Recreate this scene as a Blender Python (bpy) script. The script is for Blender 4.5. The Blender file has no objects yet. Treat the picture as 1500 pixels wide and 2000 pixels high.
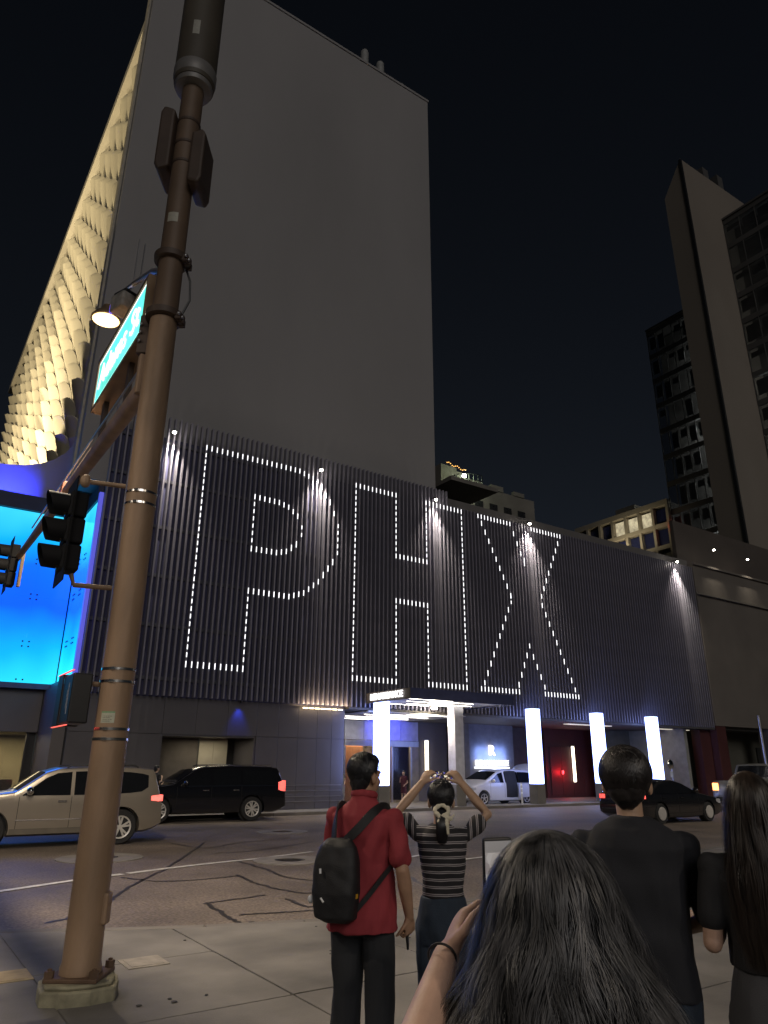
import bpy, bmesh, math, random
import numpy as np
from mathutils import Vector, Matrix, noise as mnoise

scene = bpy.context.scene
COL = scene.collection
random.seed(7)
RAD = math.radians

# ---------------------------------------------------------------- camera
CAMZ = 1.72
cd = bpy.data.cameras.new('camera')
cam = bpy.data.objects.new('camera', cd)
COL.objects.link(cam)
cd.sensor_fit = 'VERTICAL'; cd.sensor_height = 36.0; cd.sensor_width = 27.0
cd.lens = 1392.0 / 2000.0 * 36.0
cd.clip_start = 0.05; cd.clip_end = 2000
M = Matrix(((0.826968, -0.193913, -0.527752, 0.0),
            (-0.562226, -0.276692, -0.779322, 0.0),
            (0.005097, 0.941190, -0.337838, CAMZ),
            (0, 0, 0, 1)))
cam.matrix_world = M
scene.camera = cam

# ---------------------------------------------------------------- world, weak city-glow sun, exposure
w = bpy.data.worlds.new('World'); scene.world = w; w.use_nodes = True
nt = w.node_tree; bg = nt.nodes['Background']
sky = nt.nodes.new('ShaderNodeTexSky'); sky.sky_type = 'NISHITA'; sky.sun_disc = False
sky.sun_elevation = RAD(16); sky.sun_rotation = RAD(215); sky.air_density = 0.7; sky.dust_density = 0.3; sky.ozone_density = 2.0
hs = nt.nodes.new('ShaderNodeHueSaturation'); hs.inputs['Saturation'].default_value = .62
nt.links.new(sky.outputs[0], hs.inputs['Color']); nt.links.new(hs.outputs[0], bg.inputs[0]); bg.inputs[1].default_value = 0.0030
sd = bpy.data.lights.new('city_glow', 'SUN'); sd.energy = 0.50; sd.angle = RAD(28); sd.color = (1.0, 0.95, 0.91)
so = bpy.data.objects.new('city_glow', sd); COL.objects.link(so)
so.rotation_euler = Vector((0.30, 0.86, -0.42)).to_track_quat('-Z', 'Y').to_euler()
vs = scene.view_settings
vs.view_transform = 'Standard'; vs.look = 'None'; vs.exposure = 0.0; vs.gamma = 1.0; vs.use_curve_mapping = False
scene.cycles.use_denoising = True
scene.cycles.max_bounces = 6; scene.cycles.diffuse_bounces = 3; scene.cycles.glossy_bounces = 3
scene.cycles.transmission_bounces = 4; scene.cycles.transparent_max_bounces = 8
scene.cycles.caustics_reflective = False; scene.cycles.caustics_refractive = False
scene.cycles.sample_clamp_indirect = 4.0

# ---------------------------------------------------------------- materials
MATS = {}
def mat(name, col=(0.5, 0.5, 0.5), rough=0.6, metal=0.0, var=0.15, scale=3.0, bump=0.0, bscale=40.0, stretch=(1, 1, 1), coat=0.0, spec=0.5, emit=None, estr=0.0, alpha=1.0, detail=5.0):
    if name in MATS: return MATS[name]
    m = bpy.data.materials.new(name); m.use_nodes = True
    n = m.node_tree.nodes; l = m.node_tree.links; b = n['Principled BSDF']
    b.inputs['Roughness'].default_value = rough; b.inputs['Metallic'].default_value = metal
    b.inputs['Coat Weight'].default_value = coat; b.inputs['Coat Roughness'].default_value = 0.06
    b.inputs['Specular IOR Level'].default_value = spec
    tc = n.new('ShaderNodeTexCoord'); mp = n.new('ShaderNodeMapping'); mp.inputs['Scale'].default_value = stretch
    l.new(tc.outputs['Object'], mp.inputs[0])
    t = n.new('ShaderNodeTexNoise'); t.inputs['Scale'].default_value = scale; t.inputs['Detail'].default_value = detail
    l.new(mp.outputs[0], t.inputs['Vector'])
    r = n.new('ShaderNodeValToRGB')
    r.color_ramp.elements[0].position = 0.3; r.color_ramp.elements[1].position = 0.7
    r.color_ramp.elements[0].color = tuple(c * (1 - var) for c in col) + (1,)
    r.color_ramp.elements[1].color = tuple(min(1, c * (1 + var)) for c in col) + (1,)
    l.new(t.outputs[0], r.inputs[0]); l.new(r.outputs[0], b.inputs['Base Color'])
    if bump > 0:
        t2 = n.new('ShaderNodeTexNoise'); t2.inputs['Scale'].default_value = bscale; t2.inputs['Detail'].default_value = 4
        l.new(mp.outputs[0], t2.inputs['Vector'])
        bp = n.new('ShaderNodeBump'); bp.inputs['Strength'].default_value = bump; bp.inputs['Distance'].default_value = 0.01
        l.new(t2.outputs[0], bp.inputs['Height']); l.new(bp.outputs[0], b.inputs['Normal'])
    if emit:
        b.inputs['Emission Color'].default_value = tuple(emit) + (1,); b.inputs['Emission Strength'].default_value = estr
    if alpha < 1: b.inputs['Alpha'].default_value = alpha
    MATS[name] = m
    return m

def emat(name, col, strength, var=0.0, scale=2.0):
    if name in MATS: return MATS[name]
    m = bpy.data.materials.new(name); m.use_nodes = True
    n = m.node_tree.nodes; l = m.node_tree.links; b = n['Principled BSDF']
    b.inputs['Base Color'].default_value = (0.6, 0.6, 0.6, 1); b.inputs['Roughness'].default_value = 0.4
    b.inputs['Emission Color'].default_value = tuple(col) + (1,); b.inputs['Emission Strength'].default_value = strength
    if var > 0:
        t = n.new('ShaderNodeTexNoise'); t.inputs['Scale'].default_value = scale
        tc = n.new('ShaderNodeTexCoord'); l.new(tc.outputs['Object'], t.inputs['Vector'])
        mr = n.new('ShaderNodeMapRange'); mr.inputs['From Min'].default_value = 0.3; mr.inputs['From Max'].default_value = 0.7
        mr.inputs['To Min'].default_value = strength * (1 - var); mr.inputs['To Max'].default_value = strength * (1 + var)
        l.new(t.outputs[0], mr.inputs[0]); l.new(mr.outputs[0], b.inputs['Emission Strength'])
    MATS[name] = m
    return m

# ---------------------------------------------------------------- mesh helpers
class MB:
    def __init__(s): s.v = []; s.f = []; s.m = []
    def add(s, vs, fs, mi=0):
        o = len(s.v); s.v += [tuple(p) for p in vs]; s.f += [tuple(i + o for i in f) for f in fs]; s.m += [mi] * len(fs); return s
    def box(s, x0, x1, y0, y1, z0, z1, mi=0):
        return s.add([(x0, y0, z0), (x1, y0, z0), (x1, y1, z0), (x0, y1, z0), (x0, y0, z1), (x1, y0, z1), (x1, y1, z1), (x0, y1, z1)],
                     [(0, 3, 2, 1), (4, 5, 6, 7), (0, 1, 5, 4), (1, 2, 6, 5), (2, 3, 7, 6), (3, 0, 4, 7)], mi)
    def obox(s, c, ax, ay, az, mi=0):
        c, ax, ay, az = map(Vector, (c, ax, ay, az))
        P = [c + ax * i + ay * j + az * k for k in (-1, 1) for i, j in ((-1, -1), (1, -1), (1, 1), (-1, 1))]
        return s.add(P, [(0, 3, 2, 1), (4, 5, 6, 7), (0, 1, 5, 4), (1, 2, 6, 5), (2, 3, 7, 6), (3, 0, 4, 7)], mi)
    def prism(s, poly, z0, z1, mi=0):
        n = len(poly)
        vs = [(x, y, z0) for x, y in poly] + [(x, y, z1) for x, y in poly]
        fs = [tuple(range(n - 1, -1, -1)), tuple(range(n, 2 * n))] + [(i, (i + 1) % n, n + (i + 1) % n, n + i) for i in range(n)]
        return s.add(vs, fs, mi)
    def prism_xz(s, poly, y0, y1, mi=0):
        n = len(poly)
        vs = [(x, y0, z) for x, z in poly] + [(x, y1, z) for x, z in poly]
        fs = [tuple(range(n)), tuple(range(2 * n - 1, n - 1, -1))] + [((i + 1) % n, i, n + i, n + (i + 1) % n) for i in range(n)]
        return s.add(vs, fs, mi)
    def tube(s, pts, rad, seg=12, mi=0, caps=True, flat=1.0, ref=None):
        pts = [Vector(p) for p in pts]; n = len(pts)
        if not isinstance(rad, (list, tuple)): rad = [rad] * n
        vs = []; u = None
        for i, p in enumerate(pts):
            d = (pts[min(i + 1, n - 1)] - pts[max(i - 1, 0)]).normalized()
            if ref is not None: a = Vector(ref)
            elif u is None: a = Vector((0, 0, 1)) if abs(d.z) < 0.9 else Vector((1, 0, 0))
            else: a = u
            u = (a - d * a.dot(d)).normalized(); v = d.cross(u)
            for k in range(seg):
                t = 2 * math.pi * k / seg
                vs.append(p + (u * math.cos(t) * flat + v * math.sin(t)) * rad[i])
        fs = [(i * seg + k, i * seg + (k + 1) % seg, (i + 1) * seg + (k + 1) % seg, (i + 1) * seg + k) for i in range(n - 1) for k in range(seg)]
        if caps: fs += [tuple(range(seg - 1, -1, -1)), tuple((n - 1) * seg + k for k in range(seg))]
        return s.add(vs, fs, mi)
    def lathe(s, prof, c=(0, 0, 0), axis='z', seg=24, mi=0):
        vs = []; n = len(prof)
        for r, h in prof:
            for k in range(seg):
                t = 2 * math.pi * k / seg; a, b = r * math.cos(t), r * math.sin(t)
                p = (a, b, h) if axis == 'z' else ((a, h, b) if axis == 'y' else (h, a, b))
                vs.append((p[0] + c[0], p[1] + c[1], p[2] + c[2]))
        fs = [(i * seg + k, i * seg + (k + 1) % seg, (i + 1) * seg + (k + 1) % seg, (i + 1) * seg + k) for i in range(n - 1) for k in range(seg)]
        if prof[0][0] > 1e-6: fs.append(tuple(range(seg - 1, -1, -1)))
        if prof[-1][0] > 1e-6: fs.append(tuple((n - 1) * seg + k for k in range(seg)))
        return s.add(vs, fs, mi)
    def ell(s, c, r, seg=14, rings=9, mi=0, rot=None):
        c = Vector(c); vs = []; fs = []
        for i in range(rings + 1):
            ph = math.pi * i / rings
            for k in range(seg):
                t = 2 * math.pi * k / seg
                p = Vector((r[0] * math.sin(ph) * math.cos(t), r[1] * math.sin(ph) * math.sin(t), r[2] * math.cos(ph)))
                if rot: p = rot @ p
                vs.append(c + p)
        for i in range(rings):
            for k in range(seg):
                fs.append((i * seg + k, (i + 1) * seg + k, (i + 1) * seg + (k + 1) % seg, i * seg + (k + 1) % seg))
        return s.add(vs, fs, mi)
    def strip(s, pts, width, mi=0, z=None):
        pts = [Vector((p[0], p[1], z if z is not None else p[2])) for p in pts]; vs = []
        for i, p in enumerate(pts):
            d = pts[min(i + 1, len(pts) - 1)] - pts[max(i - 1, 0)]
            nrm = Vector((-d.y, d.x, 0)).normalized(); wd = width[i] if isinstance(width, (list, tuple)) else width
            vs += [p - nrm * wd / 2, p + nrm * wd / 2]
        return s.add(vs, [(2 * i, 2 * i + 2, 2 * i + 3, 2 * i + 1) for i in range(len(pts) - 1)], mi)
    def mesh(s, name, mats, smooth=False, clean=False):
        me = bpy.data.meshes.new(name); me.from_pydata(s.v, [], s.f)
        for mm in (mats if isinstance(mats, (list, tuple)) else [mats]): me.materials.append(mm)
        if any(s.m): me.polygons.foreach_set('material_index', s.m)
        bm = bmesh.new(); bm.from_mesh(me)
        if clean: bmesh.ops.remove_doubles(bm, verts=bm.verts, dist=1e-5)
        bmesh.ops.recalc_face_normals(bm, faces=bm.faces)
        bm.to_mesh(me); bm.free()
        if smooth:
            me.polygons.foreach_set('use_smooth', [True] * len(me.polygons))
            me.set_sharp_from_angle(angle=RAD(smooth if smooth is not True else 40))
        me.update()
        return me

def link(name, me, parent=None):
    o = bpy.data.objects.new(name, me); COL.objects.link(o)
    if parent is not None:
        o.parent = parent
        if not parent.get('_local'): o.matrix_parent_inverse = Matrix.Translation(-parent.location)
    return o
def obj(name, mb, mats, parent=None, smooth=False, bevel=0.0, clean=False):
    me = mb.mesh(name, mats, smooth, clean)
    o = link(name, me, parent)
    if bevel > 0:
        md = o.modifiers.new('bevel', 'BEVEL'); md.width = bevel; md.segments = 2; md.limit_method = 'ANGLE'
    return o
def tag(o, label, cat, group=None):
    o['label'] = label; o['category'] = cat
    if group: o['group'] = group
    return o
def thing(name, label, cat, loc=(0, 0, 0), group=None, rz=None):
    """Empty at the thing's base; rz given -> children are in local coordinates"""
    o = bpy.data.objects.new(name, None); COL.objects.link(o); o.location = loc; o.empty_display_size = 0.2
    if rz is not None: o.rotation_euler = (0, 0, rz); o['_local'] = 1
    return tag(o, label, cat, group)
def struct(o, kind='structure'): o['kind'] = kind; return o
def lamp(name, kind, loc, energy, col, parent=None, target=None, size=None, blend=0.3, radius=0.05, spread=None):
    ld = bpy.data.lights.new(name, kind); ld.energy = energy; ld.color = col
    if kind == 'SPOT': ld.spot_size = RAD(size or 60); ld.spot_blend = blend
    if kind in ('SPOT', 'POINT'): ld.shadow_soft_size = radius
    if kind == 'AREA' and spread: ld.spread = RAD(spread)
    if kind == 'AREA': ld.shape = 'RECTANGLE'; ld.size = size[0]; ld.size_y = size[1]
    o = bpy.data.objects.new(name, ld); COL.objects.link(o); o.location = loc
    if target is not None: o.rotation_euler = (Vector(target) - Vector(loc)).to_track_quat('-Z', 'Y').to_euler()
    if parent is not None:
        o.parent = parent
        if not parent.get('_local'): o.matrix_parent_inverse = Matrix.Translation(-parent.location)
    return o
def text(name, body, mats, loc, xdir, updir, size, extr=0.02, parent=None, align='CENTER'):
    cu = bpy.data.curves.new(name, 'FONT'); cu.body = body; cu.size = size; cu.extrude = extr; cu.align_x = align; cu.align_y = 'CENTER'; cu.resolution_u = 3
    tmp = bpy.data.objects.new(name, cu); COL.objects.link(tmp)
    dg = bpy.context.evaluated_depsgraph_get()
    me = bpy.data.meshes.new_from_object(tmp.evaluated_get(dg)); bpy.data.objects.remove(tmp)
    x = Vector(xdir).normalized(); u = Vector(updir).normalized(); n = x.cross(u)
    me.transform(Matrix(((x.x, u.x, n.x, loc[0]), (x.y, u.y, n.y, loc[1]), (x.z, u.z, n.z, loc[2]), (0, 0, 0, 1))))
    # every letter is its own part
    bm = bmesh.new(); bm.from_mesh(me); bpy.data.meshes.remove(me); bmesh.ops.remove_doubles(bm, verts=bm.verts, dist=1e-6); bm.verts.ensure_lookup_table(); seen = set()
    for v0 in bm.verts:
        if v0.index in seen: continue
        st, isl = [v0], []; seen.add(v0.index)
        while st:
            v = st.pop(); isl.append(v)
            for e in v.link_edges:
                o = e.other_vert(v)
                if o.index not in seen: seen.add(o.index); st.append(o)
        ids = {v.index: i for i, v in enumerate(isl)}; fs = {f for v in isl for f in v.link_faces}
        obj('letter', MB().add([v.co for v in isl], [tuple(ids[v.index] for v in f.verts) for f in fs]), mats, parent)
    bm.free()

# common materials
m_steel = mat('galvanised_steel', (0.45, 0.45, 0.46), 0.35, 0.9, 0.1)
m_black = mat('black_plastic', (0.012, 0.012, 0.013), 0.45)
m_white_led = emat('white_led', (1.0, 0.98, 1.0), 3.2)
# ================================================================ GROUND
ZR = -0.07
def asphalt():
    m = mat('asphalt', (0.15, 0.122, 0.10), 0.8, 0, 0.36, 0.5, 0.7, 45)
    n = m.node_tree.nodes; l = m.node_tree.links; b = n['Principled BSDF']
    # fine aggregate speckle multiplied on the large patches
    r = [x for x in n if x.type == 'VALTORGB'][0]
    t = n.new('ShaderNodeTexNoise'); t.inputs['Scale'].default_value = 26; t.inputs['Detail'].default_value = 3
    tc = [x for x in n if x.type == 'TEX_COORD'][0]; l.new(tc.outputs['Object'], t.inputs['Vector'])
    mr = n.new('ShaderNodeMapRange'); mr.inputs['From Min'].default_value = .3; mr.inputs['From Max'].default_value = .7; mr.inputs['To Min'].default_value = .55; mr.inputs['To Max'].default_value = 1.5
    l.new(t.outputs[0], mr.inputs[0])
    mx = n.new('ShaderNodeMix'); mx.data_type = 'RGBA'; mx.blend_type = 'MULTIPLY'; mx.inputs['Factor'].default_value = 1
    l.new(r.outputs[0], mx.inputs['A']); l.new(mr.outputs[0], mx.inputs['B']); l.new(mx.outputs['Result'], b.inputs['Base Color'])
    rr = n.new('ShaderNodeMapRange'); rr.inputs['To Min'].default_value = .5; rr.inputs['To Max'].default_value = .85
    t3 = n.new('ShaderNodeTexNoise'); t3.inputs['Scale'].default_value = .5; l.new(tc.outputs['Object'], t3.inputs['Vector']); l.new(t3.outputs[0], rr.inputs[0]); l.new(rr.outputs[0], b.inputs['Roughness'])
    return m
m_asph = asphalt()
g = MB().add([(-900, -900, ZR - 0.02), (900, -900, ZR - 0.02), (900, 900, ZR - 0.02), (-900, 900, ZR - 0.02)], [(0, 1, 2, 3)])
struct(obj('ground', g, mat('far_ground', (0.07, 0.065, 0.06), 0.9, 0, .2, .05)))
road = struct(obj('road', MB().add([(-80, -30, ZR), (140, -30, ZR), (140, 28.2, ZR), (-80, 28.2, ZR)], [(0, 1, 2, 3)]), m_asph))
m_tar = mat('crack_seal_tar', (0.026, 0.022, 0.02), 0.5, 0, 0.3, 6)
m_paint = mat('worn_road_paint', (0.62, 0.6, 0.56), 0.6, 0, 0.25, 9)
def wig(a, b, n=14, amp=.09, seed=0):
    out = []
    for i in range(n + 1):
        t = i / n; p = Vector(a).lerp(Vector(b), t); o = mnoise.noise((t * 5 + seed * 3.7, seed, 0)) * amp * 2
        d = (Vector(b) - Vector(a)).normalized(); out.append((p.x - d.y * o, p.y + d.x * o))
    return out
def poly(pts, k, seed, amp=.1):
    out = []
    for i in range(len(pts) - 1): out += wig(pts[i], pts[i + 1], k, amp, seed + i)[(1 if i else 0):]
    return out
cracks = [[(3.18, 11.58), (3.99, 13.02), (5.07, 14.71), (7.31, 18.74)], [(3.95, 13.76), (4.26, 13.06), (4.87, 12.82), (5.69, 12.9)], [(4.26, 10.65), (4.15, 9.72), (4.1, 8.97), (4.27, 9.12)], [(4.26, 10.65), (4.79, 10.72), (5.24, 10.82)], [(6.52, 15.09), (6.47, 13.4), (6.32, 12.28), (6.64, 11.58)], [(5.71, 13.05), (5.59, 11.56), (5.83, 10.62), (6.21, 10.67)], [(6.55, 19.2), (6.86, 17.54), (8.08, 18.28), (9.59, 18.72)], [(6.65, 16.38), (7.64, 16.4), (9.51, 17.43), (10.77, 18.03)], [(4.31, 9.62), (4.89, 9.46), (5.44, 9.33)], [(8.58, 12.1), (7.81, 10.3), (7.8, 9.38)], [(5.36, 10.37), (5.3, 9.65), (5.64, 9.68)], [(10.67, 15.25), (12.42, 15.69), (15.66, 16.47), (16.81, 15.2)], [(11.7, 13.31), (13.31, 13.66), (14.64, 13.59)], [(10.12, 22.58), (11.2, 20.55), (13.41, 21.18)], [(2.13, 10.41), (2.38, 10.52), (2.7, 10.85)]]
cracks += [[(11.0, 20.6), (12.4, 19.4), (12.2, 18.4)], [(13.8, 22), (15, 18.4), (18.5, 16.5)], [(16, 13), (19, 14.5), (24, 14)]]
for i, c in enumerate(cracks):
    c = [Vector(q) for q in c]; sm = []
    for k in range(len(c) - 1):
        p0, p1, p2, p3 = c[max(k - 1, 0)], c[k], c[k + 1], c[min(k + 2, len(c) - 1)]
        for t in (0, .25, .5, .75): sm.append(.5 * ((2 * p1) + (p2 - p0) * t + (2 * p0 - 5 * p1 + 4 * p2 - p3) * t * t + (3 * p1 - p0 - 3 * p2 + p3) * t ** 3))
    p = poly([tuple(q) for q in sm + [c[-1]]], 3, i * 5.3, .03); wd = [0.05 + .03 * (0.5 + mnoise.noise((k * .7, i, 3))) for k in range(len(p))]
    obj('crack_seal', MB().strip(p, wd, z=ZR + .005), m_tar, road)
def lane(pts, wd):
    obj('lane_line', MB().strip(pts, wd, z=ZR + .010), m_paint, road)
lane([(1.2, 12.85), (3.12, 13.77), (4.05, 14.13)], .15); lane([(4.15, 14.16), (4.99, 14.47), (6.0, 14.75), (7.05, 14.95)], .15)
lane([(9.0, 13.2), (11.6, 14.2)], .12); lane([(10.6, 12.6), (12.2, 12.9)], .12); lane([(7.05, 14.97), (8.6, 15.5)], .13)
m_coll = mat('manhole_collar_concrete', (0.235, 0.215, 0.19), 0.8, 0, .2, 5, .3, 60)
m_iron = mat('cast_iron_cover', (0.07, 0.062, 0.055), 0.5, 0.6, .3, 12, .5, 60)
for (x, y, r) in ((4.3, 16.75, .86), (7.45, 14.35, .74), (10.4, 20.6, .75)):
    c = obj('manhole_collar', MB().lathe([(r, ZR - .005), (r, ZR + .016), (r * .42, ZR + .018), (r * .42, ZR)], (x, y, 0), seg=40), m_coll, road)
    cv = MB().lathe([(r * .41, ZR), (r * .41, ZR + .012), (r * .34, ZR + .014), (r * .34, ZR + .009), (0.0, ZR + .009)], (x, y, 0), seg=32)
    for k in range(5): cv.box(x - r * .26, x + r * .26, y - r * .24 + k * r * .12, y - r * .24 + k * r * .12 + r * .05, ZR + .009, ZR + .016)
    link('manhole_cover', cv.mesh('manhole_cover', m_iron), c)
# ---- near sidewalk: slabs cut along the curb
CURB = [(-14, 15.0), (-6, 12.4), (-1, 11.0), (1.56, 9.9), (2.54, 9.38), (3.57, 8.92), (4.96, 8.5), (6.2, 8.48), (8.3, 8.75), (12, 9.75), (16.3, 10.9), (24, 11.8), (45, 12.6), (70, 12.8)]
def cy(x):
    for a, b in zip(CURB, CURB[1:]):
        if a[0] <= x <= b[0]: return a[1] + (b[1] - a[1]) * (x - a[0]) / (b[0] - a[0])
    return CURB[-1][1]
sw_base = struct(obj('sidewalk', MB().add([(x, -20, -.03) for x, _ in CURB] + [(x, y - .16, -.03) for x, y in CURB],
        [(i, i + 1, len(CURB) + i + 1, len(CURB) + i) for i in range(len(CURB) - 1)]), mat('sidewalk_joint_dirt', (0.05, .045, .04), .95, 0, .3, 10)))
sw = sw_base
m_conc = mat('sidewalk_concrete', (0.165, 0.155, 0.142), 0.8, 0, 0.4, 0.9, .35, 45)  # broad light-dark blotches stand for soft shadows as well as stains
PX = 1.66; G = .006
kx = -9
xs = [1.52 + PX * k for k in range(-8, 20)]
ys = [-7.8 + 1.72 * k for k in range(0, 13)]
for i in range(len(xs) - 1):
    x0, x1 = xs[i] + G, xs[i + 1] - G
    top0, top1 = cy(x0) - .18, cy(x1) - .18
    for j in range(len(ys)):
        y0 = ys[j] + G
        if j == len(ys) - 1 or ys[j + 1] + .7 > min(top0, top1): ya, yb, last = top0, top1, True
        else: ya = yb = ys[j + 1] - G; last = False
        if min(ya, yb) - y0 < .1: break
        dz = random.uniform(-.003, .003)
        mb = MB().prism([(x0, y0), (x1, y0), (x1, yb), (x0, ya)], -.05, dz)
        obj('slab', mb, m_conc, sw, bevel=.006)
        if last: break
m_curb = mat('curb_concrete', (0.17, 0.155, 0.14), 0.8, 0, 0.2, 1.2, .4, 40)
def curb(name, pts, wd, z1, par):
    for i in range(len(pts) - 1):
        a, b = Vector(pts[i] + (0,)), Vector(pts[i + 1] + (0,)); d = (b - a); n = max(1, int(round(d.length / 2.4)))
        u = d.normalized(); nr = Vector((-u.y, u.x, 0))
        for k in range(n):
            p, q = a + d * (k / n) + u * .005, a + d * ((k + 1) / n) - u * .005
            P = [p, q, q - nr * wd, p - nr * wd]
            obj(name, MB().prism([(v.x, v.y) for v in P], ZR - .1, z1), m_curb, par, bevel=.012)
curb('curb_stone', CURB[1:-1], .16, .002, sw)
# square utility lid near the pole, and small litter
ul = obj('utility_box_lid', MB().box(2.28, 2.66, 7.42, 7.80, -.004, .006).box(2.32, 2.62, 7.46, 7.76, .006, .010), mat('polymer_concrete_lid', (.26, .235, .2), .8, 0, .2, 8), sw, bevel=.004)
ul = obj('utility_box_lid', MB().box(1.12, 1.52, 7.55, 7.95, -.004, .006).box(1.16, 1.48, 7.59, 7.91, .006, .010), mat('ochre_lid', (.32, .25, .14), .8, 0, .2, 8), sw, bevel=.004)
m_gum = mat('gum_spot', (.035, .032, .03), .8)
for i in range(46):
    x, y = random.uniform(-.5, 6), random.uniform(4, 8.6)
    r = random.uniform(.012, .03)
    obj('gum_spot', MB().lathe([(r, .003), (r * .8, .007), (0, .008)], (x, y, 0), seg=8), m_gum, sw)
# ---- far kerb, island, driveway
drive = struct(obj('driveway', MB().prism([(19.0, 28.6), (46.6, 28.6), (46.6, 36), (19.0, 36)], ZR - .05, ZR + .012), mat('driveway_concrete', (.24, .225, .2), .6, 0, .2, .6, .2, 30)))
fs = struct(obj('far_sidewalk', MB().prism([(-40, 27.4), (46.5, 27.4), (46.5, 28.6), (19.0, 28.6), (19.0, 29.6), (-40, 29.6)], ZR - .05, .045).prism([(46.5, 27.4), (120, 27.4), (120, 29.5), (46.5, 29.5)], ZR - .05, .044), m_conc, bevel=.01))
curb('curb_stone', [(-40 + 8 * k, 27.4) for k in range(15)], .18, .05, fs)
# ================================================================ HOTEL PODIUM WITH LOUVRE SCREEN
D = 28.92; SP = 0.2485; XN0 = 9.804
K = 1.075
WALLY = 29.16
pod = thing('hotel_podium', 'wide dark podium with vertical metal louvre fins behind the glowing PHX letters', 'building', (25, 29, 0))
m_fin = mat('fin_grey_metal', (0.215, 0.205, 0.25), 0.45, 0.1, 0.08, 2)
m_back = mat('screen_backing_navy', (0.046, 0.046, 0.105), 0.55, 0.2, 0.25, 0.25)
m_rail = mat('screen_rail', (0.085, 0.085, 0.11), 0.5, .3)
m_panel = mat('grey_wall_panel', (0.13, 0.122, 0.13), 0.38, 0.25, 0.12, .5)
m_pargrey = mat('parapet_grey', (0.145, 0.135, 0.13), 0.6, 0.0, 0.1, 0.4)
m_soff = mat('dark_soffit', (0.09, 0.085, 0.08), .7)
XL, XR = 5.80, 46.44
FB, FT = 4.36, 16.30
PTOP = 15.45
obj('backing_wall', MB().box(XL + .12, XR, WALLY + .02, WALLY + .3, FB - .1, PTOP), m_back, pod)
obj('roof_slab', MB().box(XL + .12, XR, WALLY + .3, 58, PTOP - .5, PTOP - .25), m_soff, pod)
obj('parapet', MB().box(23.62, XR, WALLY - .02, WALLY + .25, PTOP + .002, PTOP + .62), m_pargrey, pod)
for z in (5.05, 7.15, 9.2, 11.3, 13.4, 15.2):
    obj('rail', MB().box(XL + .15, XR - .05, WALLY - .06, WALLY + .018, z - .07, z + .07), m_rail, pod)
def finmesh(z1): return MB().box(-.032, .032, -.15, .10, FB, z1).mesh('fin', m_fin)
fm_tall, fm_low = finmesh(FT), finmesh(PTOP + .05)
for n in range(-16, 148):
    x = XN0 + SP * n
    o = link('fin', fm_tall if x < 23.9 else fm_low); o.parent = pod; o.matrix_parent_inverse = Matrix.Translation(-pod.location); o.location = (x, D, 0)
# ---- LED letters
m_dash = emat('led_dash', (1.0, 0.99, 1.0), 2.1)
dashm = {}
def dash(par, n, z, ln):
    key = round(ln, 2)
    if key not in dashm: dashm[key] = MB().box(-.014, .014, -.018, .0, -key / 2, key / 2).mesh('led_dash', m_dash)
    o = link('led_dash', dashm[key]); o.parent = par; o.matrix_parent_inverse = Matrix.Translation(-par.location); o.location = (XN0 + SP * n, D - .152, z * K)
def letter(label, outline_v, outline_d):
    """outline_v: vertical runs (n, z0, z1); outline_d: lists of (n, z) sampled one dash per fin"""
    par = thing('illuminated_letter', label, 'sign', (XN0 + SP * outline_v[0][0], D - .16, outline_v[0][1] * K))
    for n, za, zb in outline_v:
        k = max(1, int(round((zb - za) / .30)))
        for i in range(k): dash(par, n, za + (zb - za) * (i + .5) / k, .19)
    for pl in outline_d:
        for (n0, z0), (n1, z1) in zip(pl, pl[1:]):
            st = 1 if n1 > n0 else -1
            for n in range(n0, n1, st):
                dash(par, n, z0 + (z1 - z0) * (n - n0) / (n1 - n0), .25 if abs(z1 - z0) / max(1, abs(n1 - n0)) < .2 else .30)
        dash(par, pl[-1][0], pl[-1][1], .26)
TZ, BZ = 14.22, 5.25
letter('big letter P outlined in white light dashes on the louvre screen', [(0, BZ + .2, TZ - .2), (10, BZ + .2, 8.2), (28, 10.55, 12.15), (20, 11.05, 11.75), (10, 10.4, 12.35)],
       [[(0, TZ), (19, TZ), (22, 14.0), (24, 13.6), (26, 13.05), (27, 12.55)], [(27, 10.25), (24, 9.25), (21, 8.65), (18, 8.4), (10, 8.4)], [(0, BZ), (10, BZ)],
        [(10, 12.52), (15, 12.5), (17, 12.38), (19, 12.05)], [(19, 10.75), (17, 10.35), (15, 10.22), (10, 10.2)]])
letter('big letter H outlined in white light dashes above the entrance canopy', [(32, BZ + .2, TZ - .2), (60, BZ + .2, TZ - .2), (42, 11.3, TZ - .2), (50, 11.3, TZ - .2), (42, BZ + .2, 8.8), (50, BZ + .2, 8.8)],
       [[(32, TZ), (42, TZ)], [(50, TZ), (60, TZ)], [(42, 11.12), (50, 11.12)], [(42, 8.95), (50, 8.95)], [(32, BZ), (42, BZ)], [(50, BZ), (60, BZ)]])
letter('big letter X outlined in white light dashes right of the H', [(74, 9.68, 10.25)],
       [[(65, TZ), (75, TZ)], [(82, TZ), (92, TZ)], [(66, 13.85), (74, 10.2)], [(76, 13.7), (79, 12.1)], [(81, 13.7), (79, 12.3)], [(91, 13.75), (84, 10.45)], [(84, 9.95), (93, 5.6)],
        [(73, 9.4), (65, 5.55)], [(64, BZ), (75, BZ)], [(83, BZ), (94, BZ)], [(75, 5.6), (79, 7.65)], [(80, 7.1), (83, 5.6)]])
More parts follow.
